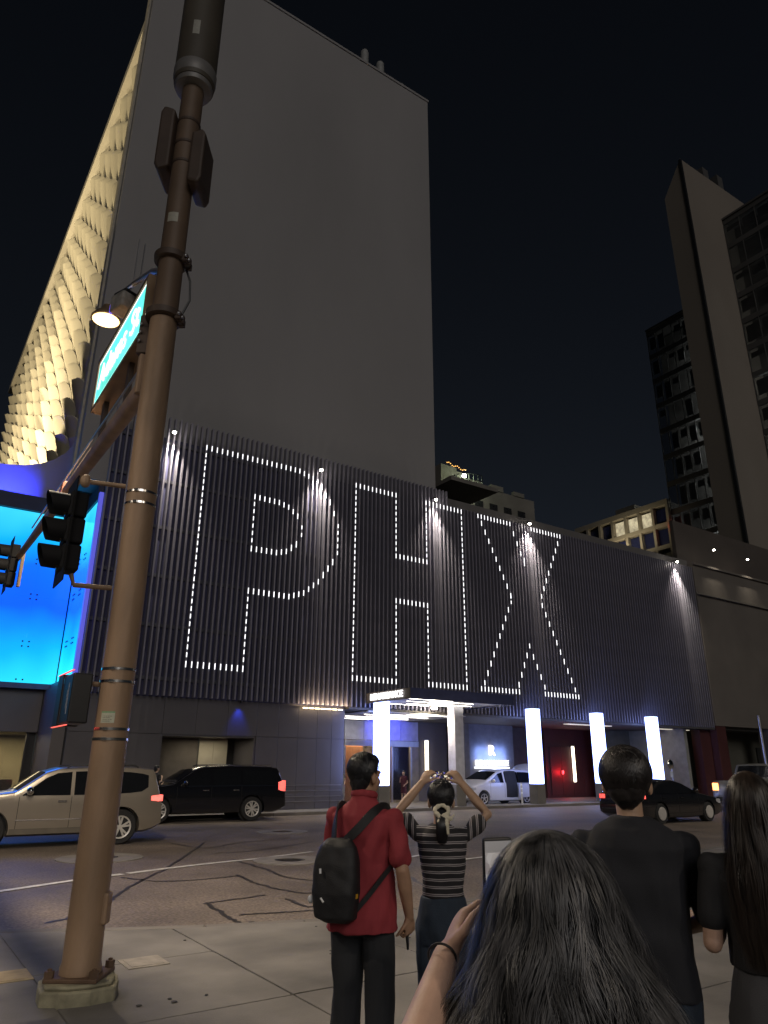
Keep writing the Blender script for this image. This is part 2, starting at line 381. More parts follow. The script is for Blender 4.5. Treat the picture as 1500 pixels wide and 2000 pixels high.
# ---- screen down-lights
m_hot = emat('hot_lamp', (1.0, 0.93, 0.8), 40)
def screen_light(x, z, label, y=D - .45, e=3200, tgt=None, arm=True):
    t = thing('floodlight', label, 'light', (x, y, z), 'floodlights along the top of the louvre screen')
    obj('housing', MB().lathe([(.045, .06), (.075, .03), (.085, -.04), (.07, -.05), (.0, -.045)], (x, y, z + .05), seg=16), m_black, t, smooth=True)
    obj('lens', MB().ell((x, y, z - .02), (.085, .085, .06), 12, 8), m_hot, t, smooth=True)
    if arm: obj('arm', MB().tube([(x, y, z + .1), (x, y + .1, z + .16), (x, D + .1, z + .16)], .02, 8), m_black, t)
    lamp('spot', 'SPOT', (x, y, z - .08), e, (1.0, 0.9, 0.74), t, tgt or (x, D + .05, z - 3.6), 74, .9, .04)
    lamp('glow', 'POINT', (x, y - .12, z - .06), e * .004, (1.0, 0.92, 0.8), t, radius=.06)
for x, lb in ((8.2, 'lit floodlight at the top of the fins left of the letter P'), (15.54, 'lit floodlight above the bowl of the letter P'), (22.7, 'lit floodlight on the right stem of the letter H'),
              (29.78, 'lit floodlight between the upper arms of the letter X'), (44.25, 'lit floodlight near the right end of the louvre screen')):
    screen_light(x, 15.5, lb)
# warm strip under the fins by the canopy
sl = thing('strip_light', 'warm linear light under the louvre fins beside the canopy', 'light', (16.4, D, 4.3))
for k in range(7):
    obj('lamp_segment', MB().box(15.35 + k * .30, 15.55 + k * .30, D - .02, D + .05, 4.18, 4.22), emat('warm_strip', (1, .74, .42), 9), sl)
lamp('uplight', 'AREA', (16.3, D - .2, 4.27), 55, (1.0, .72, .42), sl, (16.3, D - .15, 9), (2.4, .06))
lamp('downlight', 'AREA', (16.3, D + .02, 4.17), 3, (1.0, .78, .5), sl, (16.3, D + .1, 0), (2.4, .06))
bd = thing('assumed_blue_downlight', 'assumed small blue downlight above the garage opening', 'light', (12.4, 28.72, 4.3))  # unseen fixture, assumed and added as source of the blue patch on the lintel
obj('can', MB().lathe([(.05, 4.26), (.06, 4.3), (.06, 4.4), (0, 4.42)], (12.4, 28.95, 0), seg=12), m_black, bd, smooth=True)
lamp('blue_beam', 'SPOT', (12.4, 28.95, 4.24), 90, (.04, .08, 1), bd, (12.4, 29.2, 3.1), 70, .9, .08)
# ---- lower wall of metal panels with garage opening
wx0, wx1 = 5.75, 17.62
GX0, GX1, GZ = 9.25, 13.28, 2.93
obj('wall_core', MB().box(wx0, GX0 - .05, WALLY + .06, WALLY + .4, -.05, FB).box(GX1 + .05, wx1 - .02, WALLY + .06, WALLY + .4, -.05, FB).box(GX0 - .05, GX1 + .05, WALLY + .06, WALLY + .4, GZ + .05, FB - .01), m_soff, pod)
px = [wx0, 7.4, GX0, 10.6, 11.95, GX1, 14.3, 15.25, 16.2, 16.95, wx1]
for a, b in zip(px, px[1:]):
    op = a >= GX0 - .01 and b <= GX1 + .01
    for z0, z1 in (((GZ, FB - .02),) if op else ((-.03, GZ), (GZ, FB - .02))):
        obj('panel', MB().box(a + .007, b - .007, WALLY - .0, WALLY + .06, z0 + .007, z1 - .007), m_panel, pod, bevel=.004)
obj('opening_jamb', MB().box(GX0 - .0, GX0 + .06, WALLY + .064, 31.4, 0, GZ).box(GX1 - .06, GX1, WALLY + .064, 31.4, 0, GZ).box(GX0 + .06, GX1 - .06, WALLY + .064, 31.4, GZ - .06, GZ), m_panel, pod)
obj('garage_wall', MB().box(GX0 + .06, 11.45, 31.0, 31.2, 0, GZ - .06), mat('garage_brown', (.11, .095, .08), .7), pod)
for k in range(2): obj('garage_panel', MB().box(11.47 + k * .64, 12.1 + k * .64, 30.9, 31.0, .0, GZ - .06), mat('garage_cream', (.34, .31, .24), .7, 0, .1, 2), pod)
lamp('garage_fill', 'AREA', (11.6, 30.2, 2.8), 16, (1, .88, .66), pod, (11.6, 30.2, 0), (2, .3))  # unseen area lamp added to brighten the cream panels
obj('garage_wall', MB().box(12.74, GX1 - .06, 31.3, 31.4, 0, GZ - .06), m_black, pod)
for z in (.35, .55, .78, 1.0):
    obj('trim_rail', MB().box(14.0, 17.5, WALLY - .035, WALLY - .002, z - .012, z + .012), m_steel, pod)  # reflected light streaks on the wall, built as thin steel strips
# soffit over the driveway and the back wall behind it
obj('soffit', MB().box(wx1, XR, D - .1, 36.2, FB - .12, FB - .02), m_soff, pod)
BY = 34.6
m_bw = mat('back_wall_taupe', (0.15, 0.135, 0.13), 0.6, 0, .1, .6)
m_maroon = mat('maroon_panel', (0.085, 0.028, 0.026), 0.5, 0, .15, 1)
def bwall(x0, x1, m, y=BY, z1=FB - .12, name='back_wall'): obj(name, MB().box(x0 + .004, x1 - .004, y, y + .25, ZR, z1), m, pod)
bwall(17.62, 20.8, m_bw, 34.55)
bwall(25.75, 28.0, m_bw); bwall(28.0, 28.9, mat('pier_olive', (.17, .155, .12), .6), 33.6, name='pier'); bwall(28.9, 33.0, mat('back_wall_grey', (.2, .19, .2), .55), 34.2)
bwall(33.0, 36.6, m_soff, 35.4); bwall(36.6, 41.8, m_maroon, 35.0, name='maroon_wall'); bwall(41.8, 42.6, m_bw, 34.0, name='pier'); bwall(42.6, 46.4, m_maroon, 34.4, name='maroon_wall')
obj('side_wall', MB().box(wx1 - .25, wx1 - .015, WALLY + .4, 34.55, ZR, FB - .12), m_panel, pod)
for k in range(4): obj('maroon_panel', MB().box(37.0 + k * 1.05, 38.02 + k * 1.05, 34.94, 35.0, .1, 3.1), m_maroon, pod, bevel=.01)
obj('soffit_light', MB().box(33.6, 37.5, 30.1, 30.5, FB - .16, FB - .121), emat('dim_soffit_lamp', (1, .9, .7), .55), pod)
obj('soffit_light', MB().box(41.5, 45.5, 30.1, 30.5, FB - .16, FB - .121), emat('dim_soffit_lamp', (1, .9, .7), .55), pod)
rl = thing('assumed_red_wall_light', 'assumed red glowing wall lamp on the maroon wall of the driveway', 'light', (38.0, 34.7, 1.5))  # fixture assumed as the source of the red glow in the alcove
obj('housing', MB().lathe([(.0, 1.38), (.07, 1.38), (.08, 1.5), (.07, 1.62), (0, 1.62)], (38.0, 34.86, 0), seg=14), emat('red_lamp', (1, .03, .03), 1.2), rl, smooth=True)
lamp('red_spot', 'POINT', (38.0, 34.55, 1.5), 40, (1, .02, .03), rl, radius=.12)
# vertical light bars
def light_bar(x, y, z0, z1, label):
    t = thing('wall_light_bar', label, 'light', (x, y, z0), 'vertical light bars on the driveway wall')
    obj('diffuser', MB().box(x - .10, x + .10, y - .12, y - .05, z0, z1), emat('warm_bar', (1, .87, .62), 5.5), t, bevel=.02)
    obj('back_plate', MB().box(x - .13, x + .13, y - .05, y, z0 - .05, z1 + .05), m_steel, t)
light_bar(26.45, 34.6, 1.45, 3.22, 'tall warm light bar on the dark wall right of the glass doors')
light_bar(39.15, 34.94, .9, 3.15, 'tall warm light bar on the maroon wall behind the columns')
# ---- entrance: transom, doors
ent = thing('hotel_entrance', 'glass entrance doors with blue transom under the canopy', 'entrance', (23.3, 34.4, ZR))
m_glassD = mat('door_glass', (.05, .05, .055), .08, 0, .1, 2, alpha=.35)
for k in range(4): obj('transom_panel', MB().box(20.8 + k * 1.24 + .01, 22.04 + k * 1.24 - .01, 34.4, 34.5, 3.16, 4.2), mat('transom_white', (.5, .5, .52), .4), ent, bevel=.006)
obj('lintel', MB().box(20.8, 25.75, 34.36, 34.5, 2.84, 3.14), m_steel, ent)
obj('door_frame', MB().box(20.8, 20.9, 34.4, 34.5, ZR, 2.82).box(22.7, 22.82, 34.4, 34.5, ZR, 2.82).box(23.9, 24.0, 34.4, 34.5, ZR, 2.82).box(25.2, 25.3, 34.4, 34.5, ZR, 2.82), m_steel, ent)
obj('wooden_wall', MB().box(20.6, 23.2, 36.3, 36.5, ZR, 4.2), mat('lobby_wood', (.3, .13, .06), .5, 0, .25, 2, stretch=(8, 8, .6)), ent)
obj('lobby_wall', MB().box(23.2, 26.0, 37.3, 37.5, ZR, 4.2), mat('lobby_cream', (.42, .36, .25), .6), ent)
obj('lobby_floor', MB().box(20.8, 26.0, 34.5, 37.3, ZR - .02, ZR + .03), mat('lobby_stone', (.3, .27, .22), .3), ent)
obj('lobby_ceiling', MB().box(20.6, 26.0, 34.56, 37.5, 3.2, 3.3), m_bw, ent)
for a, b in ((20.92, 22.68), (22.84, 23.88), (24.02, 25.18)): obj('door_pane', MB().box(a, b, 34.44, 34.46, ZR + .02, 2.8), m_glassD, ent)
obj('door_jamb', MB().box(25.3, 25.76, 34.4, 34.7, ZR, 2.84), mat('jamb_cream', (.3, .26, .19), .6), ent)
lamp('lobby_light', 'AREA', (23.4, 35.6, 3.15), 130, (1, .78, .5), ent, (23.4, 35.6, 0), (3.5, 1.2))
lamp('blue_wash', 'SPOT', (23.4, 33.0, 4.0), 240, (.08, .1, 1.0), ent, (23.6, 34.5, 3.6), 120, .6, .2)  # assumed blue lamp, added without a fixture to tint the white transom
# ---- canopy
can = thing('entrance_canopy', 'flat entrance canopy with navy fascia and lit slatted soffit below the H', 'canopy', (21, 27, 4.4))
CX0, CX1, CY0, CY1, CZ0, CZ1 = 18.5, 24.6, 25.3, 28.72, 4.52, 4.98
m_fas = mat('fascia_navy', (0.05, 0.06, 0.15), .4, .2)
obj('fascia', MB().box(CX0 + .06, CX1, CY0, CY0 + .08, CZ0, CZ1), m_fas, can)
obj('fascia', MB().box(CX0, CX0 + .06, CY0, CY1, CZ0, CZ1), mat('fascia_brown', (.10, .09, .09), .5), can)
obj('fascia', MB().box(CX1 - .08, CX1 - .002, CY0 + .08, CY1, CZ0, CZ1), m_fas, can)
obj('roof_deck', MB().box(CX0 + .06, CX1 - .08, CY0 + .08, CY1, CZ1 - .08, CZ1 - .04), m_soff, can)
m_slat = mat('soffit_slat_white', (.62, .6, .57), .45)
m_sled = emat('soffit_led', (1, .93, .82), 16.0)
SY1 = 34.3
for k in range(16):
    y = CY0 + .12 + k * .54
    z = CZ0 + .06 if y < CY1 - .1 else FB - .19
    obj('soffit_plank', MB().box(CX0 + .1, CX1 - .1, y, y + .49, z, z + .04), m_slat, can)
for k in range(15):
    y = CY0 + .12 + k * .54 + .495
    z = CZ0 + .055 if y < CY1 - .1 else FB - .195
    x0 = CX0 + .3 + (k * 1.7) % 2.6
    obj('soffit_led', MB().box(x0, min(x0 + 2.6, CX1 - .2), y, y + .035, z, z + .03), m_sled, can)
dl = thing('soffit_downlight', 'bright downlight in the middle of the canopy soffit', 'light', (22.1, 28.2, 4.4))
obj('lens', MB().ell((22.1, 28.2, 4.46), (.16, .16, .06), 14, 8), m_hot, dl, smooth=True)
lamp('spot', 'SPOT', (22.1, 28.2, 4.4), 420, (1, .85, .62), dl, (22.1, 28.4, 0), 150, .5, .12)
lamp('glow', 'POINT', (22.1, 28.2, 4.15), 60, (1, .85, .6), dl, radius=.08)
tx = text('canopy_lettering', 'RENAISSANCE', emat('sign_white', (1, .98, .96), 3), (CX0 - .05, (CY0 + CY1) / 2 + .0, (CZ0 + CZ1) / 2), (0, -1, 0), (0, 0, 1), .40, .03, can)
# ---- driveway sign on the back wall
sg = thing('driveway_sign', 'glowing white wall sign with letter R over hotel name behind the van', 'sign', (31.1, 34.2, 1.9))
text('sign_letter', 'R', emat('sign_white', (1, .98, .96), 3), (31.1, 34.1, 2.72), (1, 0, 0), (0, 0, 1), .85, .05, sg)
text('sign_lettering', 'RENAISSANCE', emat('sign_white', (1, .98, .96), 3), (31.1, 34.1, 2.02), (1, 0, 0), (0, 0, 1), .42, .05, sg)
obj('light_tray', MB().box(29.75, 32.45, 34.05, 34.2, 1.72, 1.80), emat('tray_white', (.9, .95, 1), 3), sg)
lamp('blue_halo', 'AREA', (31.1, 33.9, 2.4), 60, (.25, .4, 1), sg, (31.1, 34.3, 2.4), (2.4, 1.0))
# ---- lit columns
m_lit = emat('column_glow', (0.30, 0.40, 1.0), 7.0)
m_colbase = mat('column_base', (.17, .16, .145), .7, 0, .12, 2, .3, 40)
cols = [(18.85, 'L', 'lit white column directly behind the man in red', 0), (23.2, 'U', 'unlit pale column standing left of the white van', 1), (28.5, 'L', 'lit white column in front of the van tail', 2),
        (33.55, 'L', 'lit white column behind the head of the man in black', 3), (38.5, 'L', 'rightmost lit white column above the dark sedan', 4)]
CYC = 27.95
for x, kind, lb, i in cols:
    t = thing('entrance_column', lb, 'column', (x, CYC, .04), 'row of square columns along the driveway')
    h = .29
    obj('base', MB().box(x - h, x + h, CYC - h, CYC + h, .04, .98), m_colbase, t, bevel=.015)
    if kind == 'L':
        obj('light_box', MB().box(x - h + .015, x + h - .015, CYC - h + .015, CYC + h - .015, .985, 4.70), m_lit, t, bevel=.03)
        obj('cap', MB().box(x - h + .03, x + h - .03, CYC - h + .03, CYC + h - .03, 4.701, 4.74), m_steel, t)
    else:
        obj('shaft', MB().box(x - h + .015, x + h - .015, CYC - h + .015, CYC + h - .015, .985, 4.70), mat('column_white', (.5, .5, .55), .5), t, bevel=.01)
        obj('cap', MB().box(x - h + .03, x + h - .03, CYC - h + .03, CYC + h - .03, 4.701, 4.74), m_steel, t)
# ================================================================ HOTEL TOWER
tw = thing('hotel_tower', 'tall blank grey tower whose left face is covered in lit scalloped cups', 'building', (14, 29.7, 0))
TX0, TX1, TY0, TY1, TZ1 = 4.70, 23.59, 29.62, 82.0, 46.15
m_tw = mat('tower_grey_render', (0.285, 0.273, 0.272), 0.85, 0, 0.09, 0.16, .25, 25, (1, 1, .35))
REC = .62
obj('front_wall', MB().box(TX0, TX1, TY0, TY0 + 1.75, 13.0, TZ1), m_tw, tw)
SZ1 = 41.65
obj('side_wall', MB().box(TX0 + REC, TX1 - .01, TY0 + 1.75, TY1, 13.0, SZ1 - .01), mat('tower_side_shade', (.05, .045, .04), .5, 0, .2, .3), tw)  # dark colour stands for window glass and shade behind the cups
obj('parapet_cap', MB().box(TX0 - .06, TX1 + .06, TY0 - .06, TY0 + .5, TZ1 + .002, TZ1 + .18), m_tw, tw)
obj('corner_strip', MB().box(TX0 - .10, TX0 - .003, TY0 + .55, TY0 + 1.0, 13.0, TZ1), mat('corner_trim', (.4, .36, .29), .7), tw)
obj('side_fascia', MB().box(TX0 + .02, TX0 + REC + .5, TY0 + 1.76, TY1, SZ1 - .75, SZ1), mat('tower_side_cream', (.46, .41, .31), .8, 0, .08, .3), tw)
# scalloped cup: flared half bowl, rim on top
def cupmesh():
    """oval shell curling outwards at its top edge"""
    W, Hh, R, S = 1.16, 1.0, 14, 12; vs = []; fs = []
    for i in range(R + 1):
        t = i / R; zz = -1 + 2 * t; wdt = W * math.sqrt(max(0.0, 1 - abs(zz) ** 2.8)) + .015
        for k in range(S + 1):
            a = -1 + 2 * k / S
            vs.append((-(.03 + .56 * t ** 2.1) + .16 * a * a * (wdt / W), wdt * a, Hh * zz))
    n0 = len(vs)
    for x, y, z in list(vs): vs.append((x + .11, y * .97, z))
    q = S + 1
    for i in range(R):
        for k in range(S):
            c = i * q + k; fs.append((c, c + 1, c + q + 1, c + q)); fs.append((n0 + c + q, n0 + c + q + 1, n0 + c + 1, n0 + c))
    for i in range(R):
        for k in (0, S): fs.append((i * q + k, (i + 1) * q + k, n0 + (i + 1) * q + k, n0 + i * q + k))
    for k in range(S):
        for i in (0, R): fs.append((i * q + k, i * q + k + 1, n0 + i * q + k + 1, n0 + i * q + k))
    return MB().add(vs, fs).mesh('cup', mat('cup_cream', (.60, .54, .40), .75, 0, .05, .8), smooth=45)
cm = cupmesh()
for r in range(12):
    z = 26.55 + 2.115 * (r - 5)
    for k in range(20):
        y = 32.75 + 2.45 * k
        o = link('cup', cm); o.parent = tw; o.matrix_parent_inverse = Matrix.Translation(-tw.location); o.location = (TX0 + REC - .06, y, z - 1.05)
# shallow window slots between the cups
m_slot = mat('cup_slot_shade', (.2, .18, .15), .8)
# rooftop vents of the tower
for i, (x, h, lb) in enumerate(((18.9, 2.6, 'tall rooftop pipe, leftmost of three on the tower'), (20.2, 2.4, 'rooftop pipe between the other two on the tower'), (22.0, 1.5, 'short rooftop pipe nearest the tower corner'))):
    t = tag(obj('vent_pipe', MB().lathe([(.28, 0), (.28, h - .15), (.22, h), (.15, h - .05)], (x, TY0 + 1.0, TZ1), seg=14), mat('pipe_grey', (.3, .3, .29), .6, .2), smooth=True), lb, 'pipe', 'rooftop pipes on the hotel tower')
# assumed uplights for the scalloped face, added on the low roof
def flood(x, y, z, tgt, e, lb, ang=75, blend=.12):
    t = thing('assumed_roof_floodlight', lb, 'light', (x, y, z), 'assumed floodlights washing the scalloped face')
    obj('housing', MB().box(x - .2, x + .2, y - .15, y + .15, z - .1, z + .12), m_black, t, bevel=.03)
    lamp('beam', 'SPOT', (x, y, z + .2), e, (1, .84, .55), t, tgt, ang, blend, .25)
# ================================================================ CORNER BLOCK WITH BLUE LIGHT WALL
cb = thing('corner_block', 'low corner block with a glowing cyan glass wall left of the louvres', 'building', (0, 32.3, 0))
YA = 32.32; XB = 5.72
m_navy = mat('navy_metal', (.02, .022, .05), .5, .2)
m_grey2 = mat('corner_grey_panel', (.13, .115, .112), .5, .1, .12, .6)
def glow_wall():
    m = bpy.data.materials.new('cyan_glow_glass'); m.use_nodes = True
    n = m.node_tree.nodes; l = m.node_tree.links; b = n['Principled BSDF']
    b.inputs['Base Color'].default_value = (.05, .15, .3, 1); b.inputs['Roughness'].default_value = .15
    tc = n.new('ShaderNodeTexCoord'); sp = n.new('ShaderNodeSeparateXYZ'); l.new(tc.outputs['Object'], sp.inputs[0])
    # LEDs run along the top and the bottom edge behind the glass: brightest there, deep blue at mid height
    mr = n.new('ShaderNodeMapRange'); mr.inputs['From Min'].default_value = 4.84; mr.inputs['From Max'].default_value = 12.0
    l.new(sp.outputs['Z'], mr.inputs[0])
    t = n.new('ShaderNodeTexNoise'); t.inputs['Scale'].default_value = .45; t.inputs['Detail'].default_value = 1; l.new(tc.outputs['Object'], t.inputs['Vector'])
    ma = n.new('ShaderNodeMath'); ma.operation = 'MULTIPLY_ADD'; ma.inputs[1].default_value = .28; l.new(t.outputs[0], ma.inputs[0]); l.new(mr.outputs[0], ma.inputs[2])
    sb = n.new('ShaderNodeMath'); sb.operation = 'SUBTRACT'; sb.inputs[1].default_value = .14; l.new(ma.outputs[0], sb.inputs[0])
    r = n.new('ShaderNodeValToRGB'); e = r.color_ramp.elements
    e[0].position = 0; e[0].color = (.02, .75, 1.0, 1); e[1].position = 1; e[1].color = (.05, .7, 1.0, 1)
    for p, c in ((.16, (.0, .42, 1.0, 1)), (.42, (.0, .095, 1.0, 1)), (.62, (.0, .13, 1.0, 1)), (.8, (.0, .42, 1.0, 1))):
        q = e.new(p); q.color = c
    l.new(sb.outputs[0], r.inputs[0]); l.new(r.outputs[0], b.inputs['Emission Color']); b.inputs['Emission Strength'].default_value = 1.15
    return m
m_glow = glow_wall()
AZ0, AZ1 = 4.86, 11.98
gx = [-8.6, -6.4, -4.2, -2.0, .2, 2.4, 4.28, XB - .08]
gz = [AZ0, 6.4, 8.35, 9.85, AZ1]
for a, b in zip(gx, gx[1:]):
    for z0, z1 in zip(gz, gz[1:]):
        obj('glass_panel', MB().box(a + .003, b - .003, YA, YA + .05, z0 + .003, z1 - .003), m_glow, cb)
gy = [D + .35, 30.3, 31.4, YA - .06]
for a, b in zip(gy, gy[1:]):
    for z0, z1 in zip(gz, gz[1:]):
        obj('glass_panel', MB().box(XB - .05, XB, a + .006, b - .006, z0 + .006, z1 - .006), m_glow, cb)
bolt = MB().lathe([(.0, -.03), (.035, -.028), (.035, .0)], axis='y', seg=8).mesh('bolt', m_black)
bolt2 = MB().lathe([(.0, -.03), (.035, -.028), (.035, .0)], axis='x', seg=8).mesh('bolt', m_black)
for x in gx[1:-1]:
    for z in gz[:-1]:
        for dx in (-.12, .12):
            for dz in ((-.1, .1) if z > AZ0 else (.12,)):
                o = link('bolt', bolt); o.parent = cb; o.matrix_parent_inverse = Matrix.Translation(-cb.location); o.location = (x + dx, YA, z + dz)
for y in gy[1:-1]:
    for z in gz[:-1]:
        for dy in (-.12, .12):
            for dz in ((-.1, .1) if z > AZ0 else (.12,)):
                o = link('bolt', bolt2); o.parent = cb; o.matrix_parent_inverse = Matrix.Translation(-cb.location); o.location = (XB - .05, y + dy, z + dz)
lamp('blue_spill', 'AREA', (1.5, YA - .4, 7.5), 420, (.04, .12, 1), cb, (1.5, 20, 0), (7, 5))  # unseen area lamp added to strengthen the glass wall's blue spill
obj('edge_trim', MB().box(XB - .09, XB + .07, D + .12, D + .30, 4.5, 12.3), emat('blue_edge_glow', (.02, .03, 1), .55), cb)
obj('glow_backing', MB().box(-9, XB - .06, YA + .12, YA + .3, 4.6, 12.0).box(XB + .01, XB + .1, D + .32, YA + .3, 4.6, 12.0), m_navy, cb)
obj('top_band', MB().box(-9, XB + .08, YA - .14, YA + .5, 12.0, 12.66).box(XB - .12, XB + .09, D + .31, YA - .14, 12.0, 12.66), m_navy, cb)
obj('bottom_ledge', MB().box(-9, XB, YA - .3, YA + .1, 4.62, 4.82).box(XB - .3, XB, D + .35, YA - .3, 4.62, 4.82), mat('ledge_blue_metal', (.1, .12, .2), .4, .3), cb)
obj('roof', MB().box(-9, TX0, YA + .5, 36.4, 12.45, 12.6), m_grey2, cb)
# curved cove wall above the block, washed blue
arc = [(4.69, 29.9), (4.69, 31.6), (4.58, 32.7), (4.33, 33.7), (3.92, 34.5), (3.35, 35.15), (2.6, 35.55), (1.8, 35.72), (0, 35.75), (-9, 35.75)]
cw = MB(); nA = len(arc)
cw.add([(x, y, 12.3) for x, y in arc] + [(x, y, 15.1) for x, y in arc] + [(x + .3, y + .3, 15.1) for x, y in arc],
       [(i, i + 1, nA + i + 1, nA + i) for i in range(nA - 1)] + [(nA + i, nA + i + 1, 2 * nA + i + 1, 2 * nA + i) for i in range(nA - 1)])
obj('cove_wall', cw, mat('cove_white', (.42, .42, .44), .7, 0, .05, .5), cb, smooth=60)
bl = thing('assumed_blue_roof_light', 'assumed blue uplight on the corner block roof washing the curved wall', 'light', (1.5, 34.0, 12.6))  # unseen fixture, assumed as the source of the blue on the cove wall
obj('housing', MB().box(-2.4, 2.9, 33.9, 34.1, 12.6, 12.7), m_black, bl)
lamp('wash', 'AREA', (.4, 34.0, 12.8), 330, (.02, .03, 1), bl, (1.2, 35.8, 13.5), (5.0, .12), spread=70)
# lower storey: storefront, piers
for k, (a, b) in enumerate(((-9, -6), (-6, -3), (-3, 0), (0, 2.4), (2.4, XB - .45))):
    obj('upper_panel', MB().box(a + .008, b - .008, YA + .02, YA + .2, 2.98, 4.6), m_grey2, cb, bevel=.006)
obj('corner_pier', MB().box(XB - .44, XB, YA - 2.9, YA + .2, -.03, 4.6), m_grey2, cb)
obj('mullion', MB().box(5.0, XB - .45, YA + .3, YA + .5, -.03, 2.96), m_black, cb)
for x in (-6, -3.6, -1.2, 1.2, 3.4, 4.95): obj('mullion', MB().box(x - .04, x + .04, YA + .12, YA + .26, 0, 2.96), m_black, cb)
obj('shop_back', MB().box(-9, 5.6, 36.0, 36.2, 0, 3.2), mat('shop_cream', (.34, .3, .2), .7, 0, .2, .7), cb)
obj('shop_floor', MB().box(-9, 5.6, YA + .26, 36.0, -.03, .05), mat('shop_floor', (.2, .17, .13), .5), cb)
obj('shop_ceiling', MB().box(-9, 5.6, YA + .26, 36.0, 2.97, 3.1), m_grey2, cb)
for x, w_, h_ in ((2.2, .5, 1.5), (3.4, .35, 1.9), (4.3, .6, 1.2), (.6, .5, 1.7)): obj('shop_display', MB().box(x, x + w_, 34.0, 34.4, .05, h_), mat('display_dark', (.07, .055, .045), .6), cb)
obj('shop_pane', MB().box(-9, 5.0, YA + .18, YA + .2, 0, 2.96), m_glassD, cb)
obj('plinth', MB().box(-9, 5.0, YA + .05, YA + .16, -.03, .3), m_grey2, cb)
lamp('shop_light', 'AREA', (2, 34.2, 2.9), 330, (1, .83, .5), cb, (2, 34.2, 0), (8, 1.5))
# blue spill: the added area lamp strengthens the glass's own emission
for i, (yy, ee) in enumerate(((47, 19000), (56, 19000), (65, 19000), (75, 17000))):
    flood(-.6, yy, 12.8, (TX0 + REC, yy - 7.0, 31.0), ee, ('nearest', 'second', 'third', 'farthest')[i] + ' assumed roof floodlight aimed up the scalloped face', 64, .10)
obj('low_roof', MB().box(-9, TX0 + REC - .01, 36.4, 82, 12.3, 12.6), m_grey2, cb)
obj('low_wall', MB().box(-9.2, -9, YA, 82, 0, 12.6), m_grey2, cb)
# ================================================================ SIGNAL POLE AND ITS FITTINGS
PX_, PY_ = 1.72, 6.86
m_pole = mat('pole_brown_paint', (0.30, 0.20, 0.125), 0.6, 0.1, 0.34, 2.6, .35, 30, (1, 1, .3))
m_poledk = mat('pole_dark_brown', (0.075, 0.05, 0.036), 0.6, 0.1, .15)
m_shroud = mat('shroud_brown', (0.075, 0.062, 0.045), 0.6, 0, .15, 2)
sp_ = thing('signal_pole', 'tall tapered brown traffic signal pole on a concrete footing in the foreground', 'pole', (PX_, PY_, 0))
def pr(z): return .150 - .010 * z / 9.8
shaft = MB().lathe([(pr(z) if z > .22 else .162, z) for z in (.14, .2, .24, .6, 1.2, 2, 3, 4, 5, 6, 6.3)], (PX_, PY_, 0), seg=40)
obj('shaft', shaft, m_pole, sp_, smooth=True)
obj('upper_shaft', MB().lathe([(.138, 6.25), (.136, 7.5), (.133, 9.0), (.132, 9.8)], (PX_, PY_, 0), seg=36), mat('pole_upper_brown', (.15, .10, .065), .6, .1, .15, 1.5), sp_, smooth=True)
obj('antenna_shroud', MB().lathe([(.10, 9.72), (.245, 9.76), (.26, 9.9), (.255, 10.0), (.255, 12.8), (.22, 12.95), (0, 13)], (PX_, PY_, 0), seg=32), m_shroud, sp_, smooth=True)
obj('shroud_collar', MB().lathe([(.15, 9.68), (.22, 9.70), (.262, 9.86), (.264, 9.98), (.259, 9.99)], (PX_, PY_, 0), seg=32), mat('collar_grey', (.2, .19, .18), .5, .2), sp_, smooth=True)
rv = Vector((.827, -.562, 0)); fv = Vector((.562, .827, 0))
def atpole(r, f, z): return Vector((PX_, PY_, z)) + rv * r + fv * f
for (r, z0, z1, f, wd) in ((-.215, 8.3, 9.28, .05, .09), (.205, 8.05, 8.86, .0, .085)):
    b = MB(); c = atpole(r, f, (z0 + z1) / 2); pts = []
    hh = (z1 - z0) / 2
    prof = [(-wd, -hh * .9), (wd * .55, -hh), (wd, -hh * .8), (wd, hh * .8), (wd * .55, hh), (-wd, hh * .88)]
    sg_ = 1 if r > 0 else -1
    vs = [c + rv * (a * sg_) + Vector((0, 0, q)) + fv * s_ for s_ in (-.22, .22) for a, q in prof]
    b.add(vs, [tuple(range(6)), tuple(range(11, 5, -1))] + [(i, (i + 1) % 6, 6 + (i + 1) % 6, 6 + i) for i in range(6)])
    obj('radio_box', b, m_poledk, sp_, bevel=.03)
for z in (8.45, 8.75, 9.1): obj('band', MB().lathe([(.134, z), (.142, z + .01), (.142, z + .04), (.134, z + .05)], (PX_, PY_, 0), seg=28), m_poledk, sp_)
# clamp collars with bolts
for z, rr, nm in ((7.12, .138, 'clamp'), (6.36, .146, 'clamp')):
    obj('clamp_collar', MB().lathe([(rr, z - .05), (rr + .05, z - .04), (rr + .055, z + .03), (rr, z + .05)], (PX_, PY_, 0), seg=30), m_poledk, sp_, smooth=True)
    for a in (-.4, .0, .4):
        c = Vector((PX_, PY_, z)) + rv * .19 * math.cos(a) - fv * .19 * math.sin(a) - Vector((0, 0, .03))
        obj('clamp_lug', MB().obox(c, rv * .035, fv * .03, Vector((0, 0, .045))), m_poledk, sp_, bevel=.01)
        obj('bolt', MB().ell(c - fv * .05 + rv * .02, (.018, .018, .018), 8, 6), m_steel, sp_)
obj('clamp_plate', MB().obox(atpole(-.2, .12, 6.2), fv * .05, rv * .09, Vector((0, 0, .24))), m_poledk, sp_, bevel=.01)
for dz in (-.05, .06, .16): obj('bolt', MB().ell(atpole(-.26, .05, 6.15 + dz), (.02, .02, .02), 8, 6), m_steel, sp_)
m_strap = mat('steel_strap', (.75, .72, .68), .18, 1.0, .05)
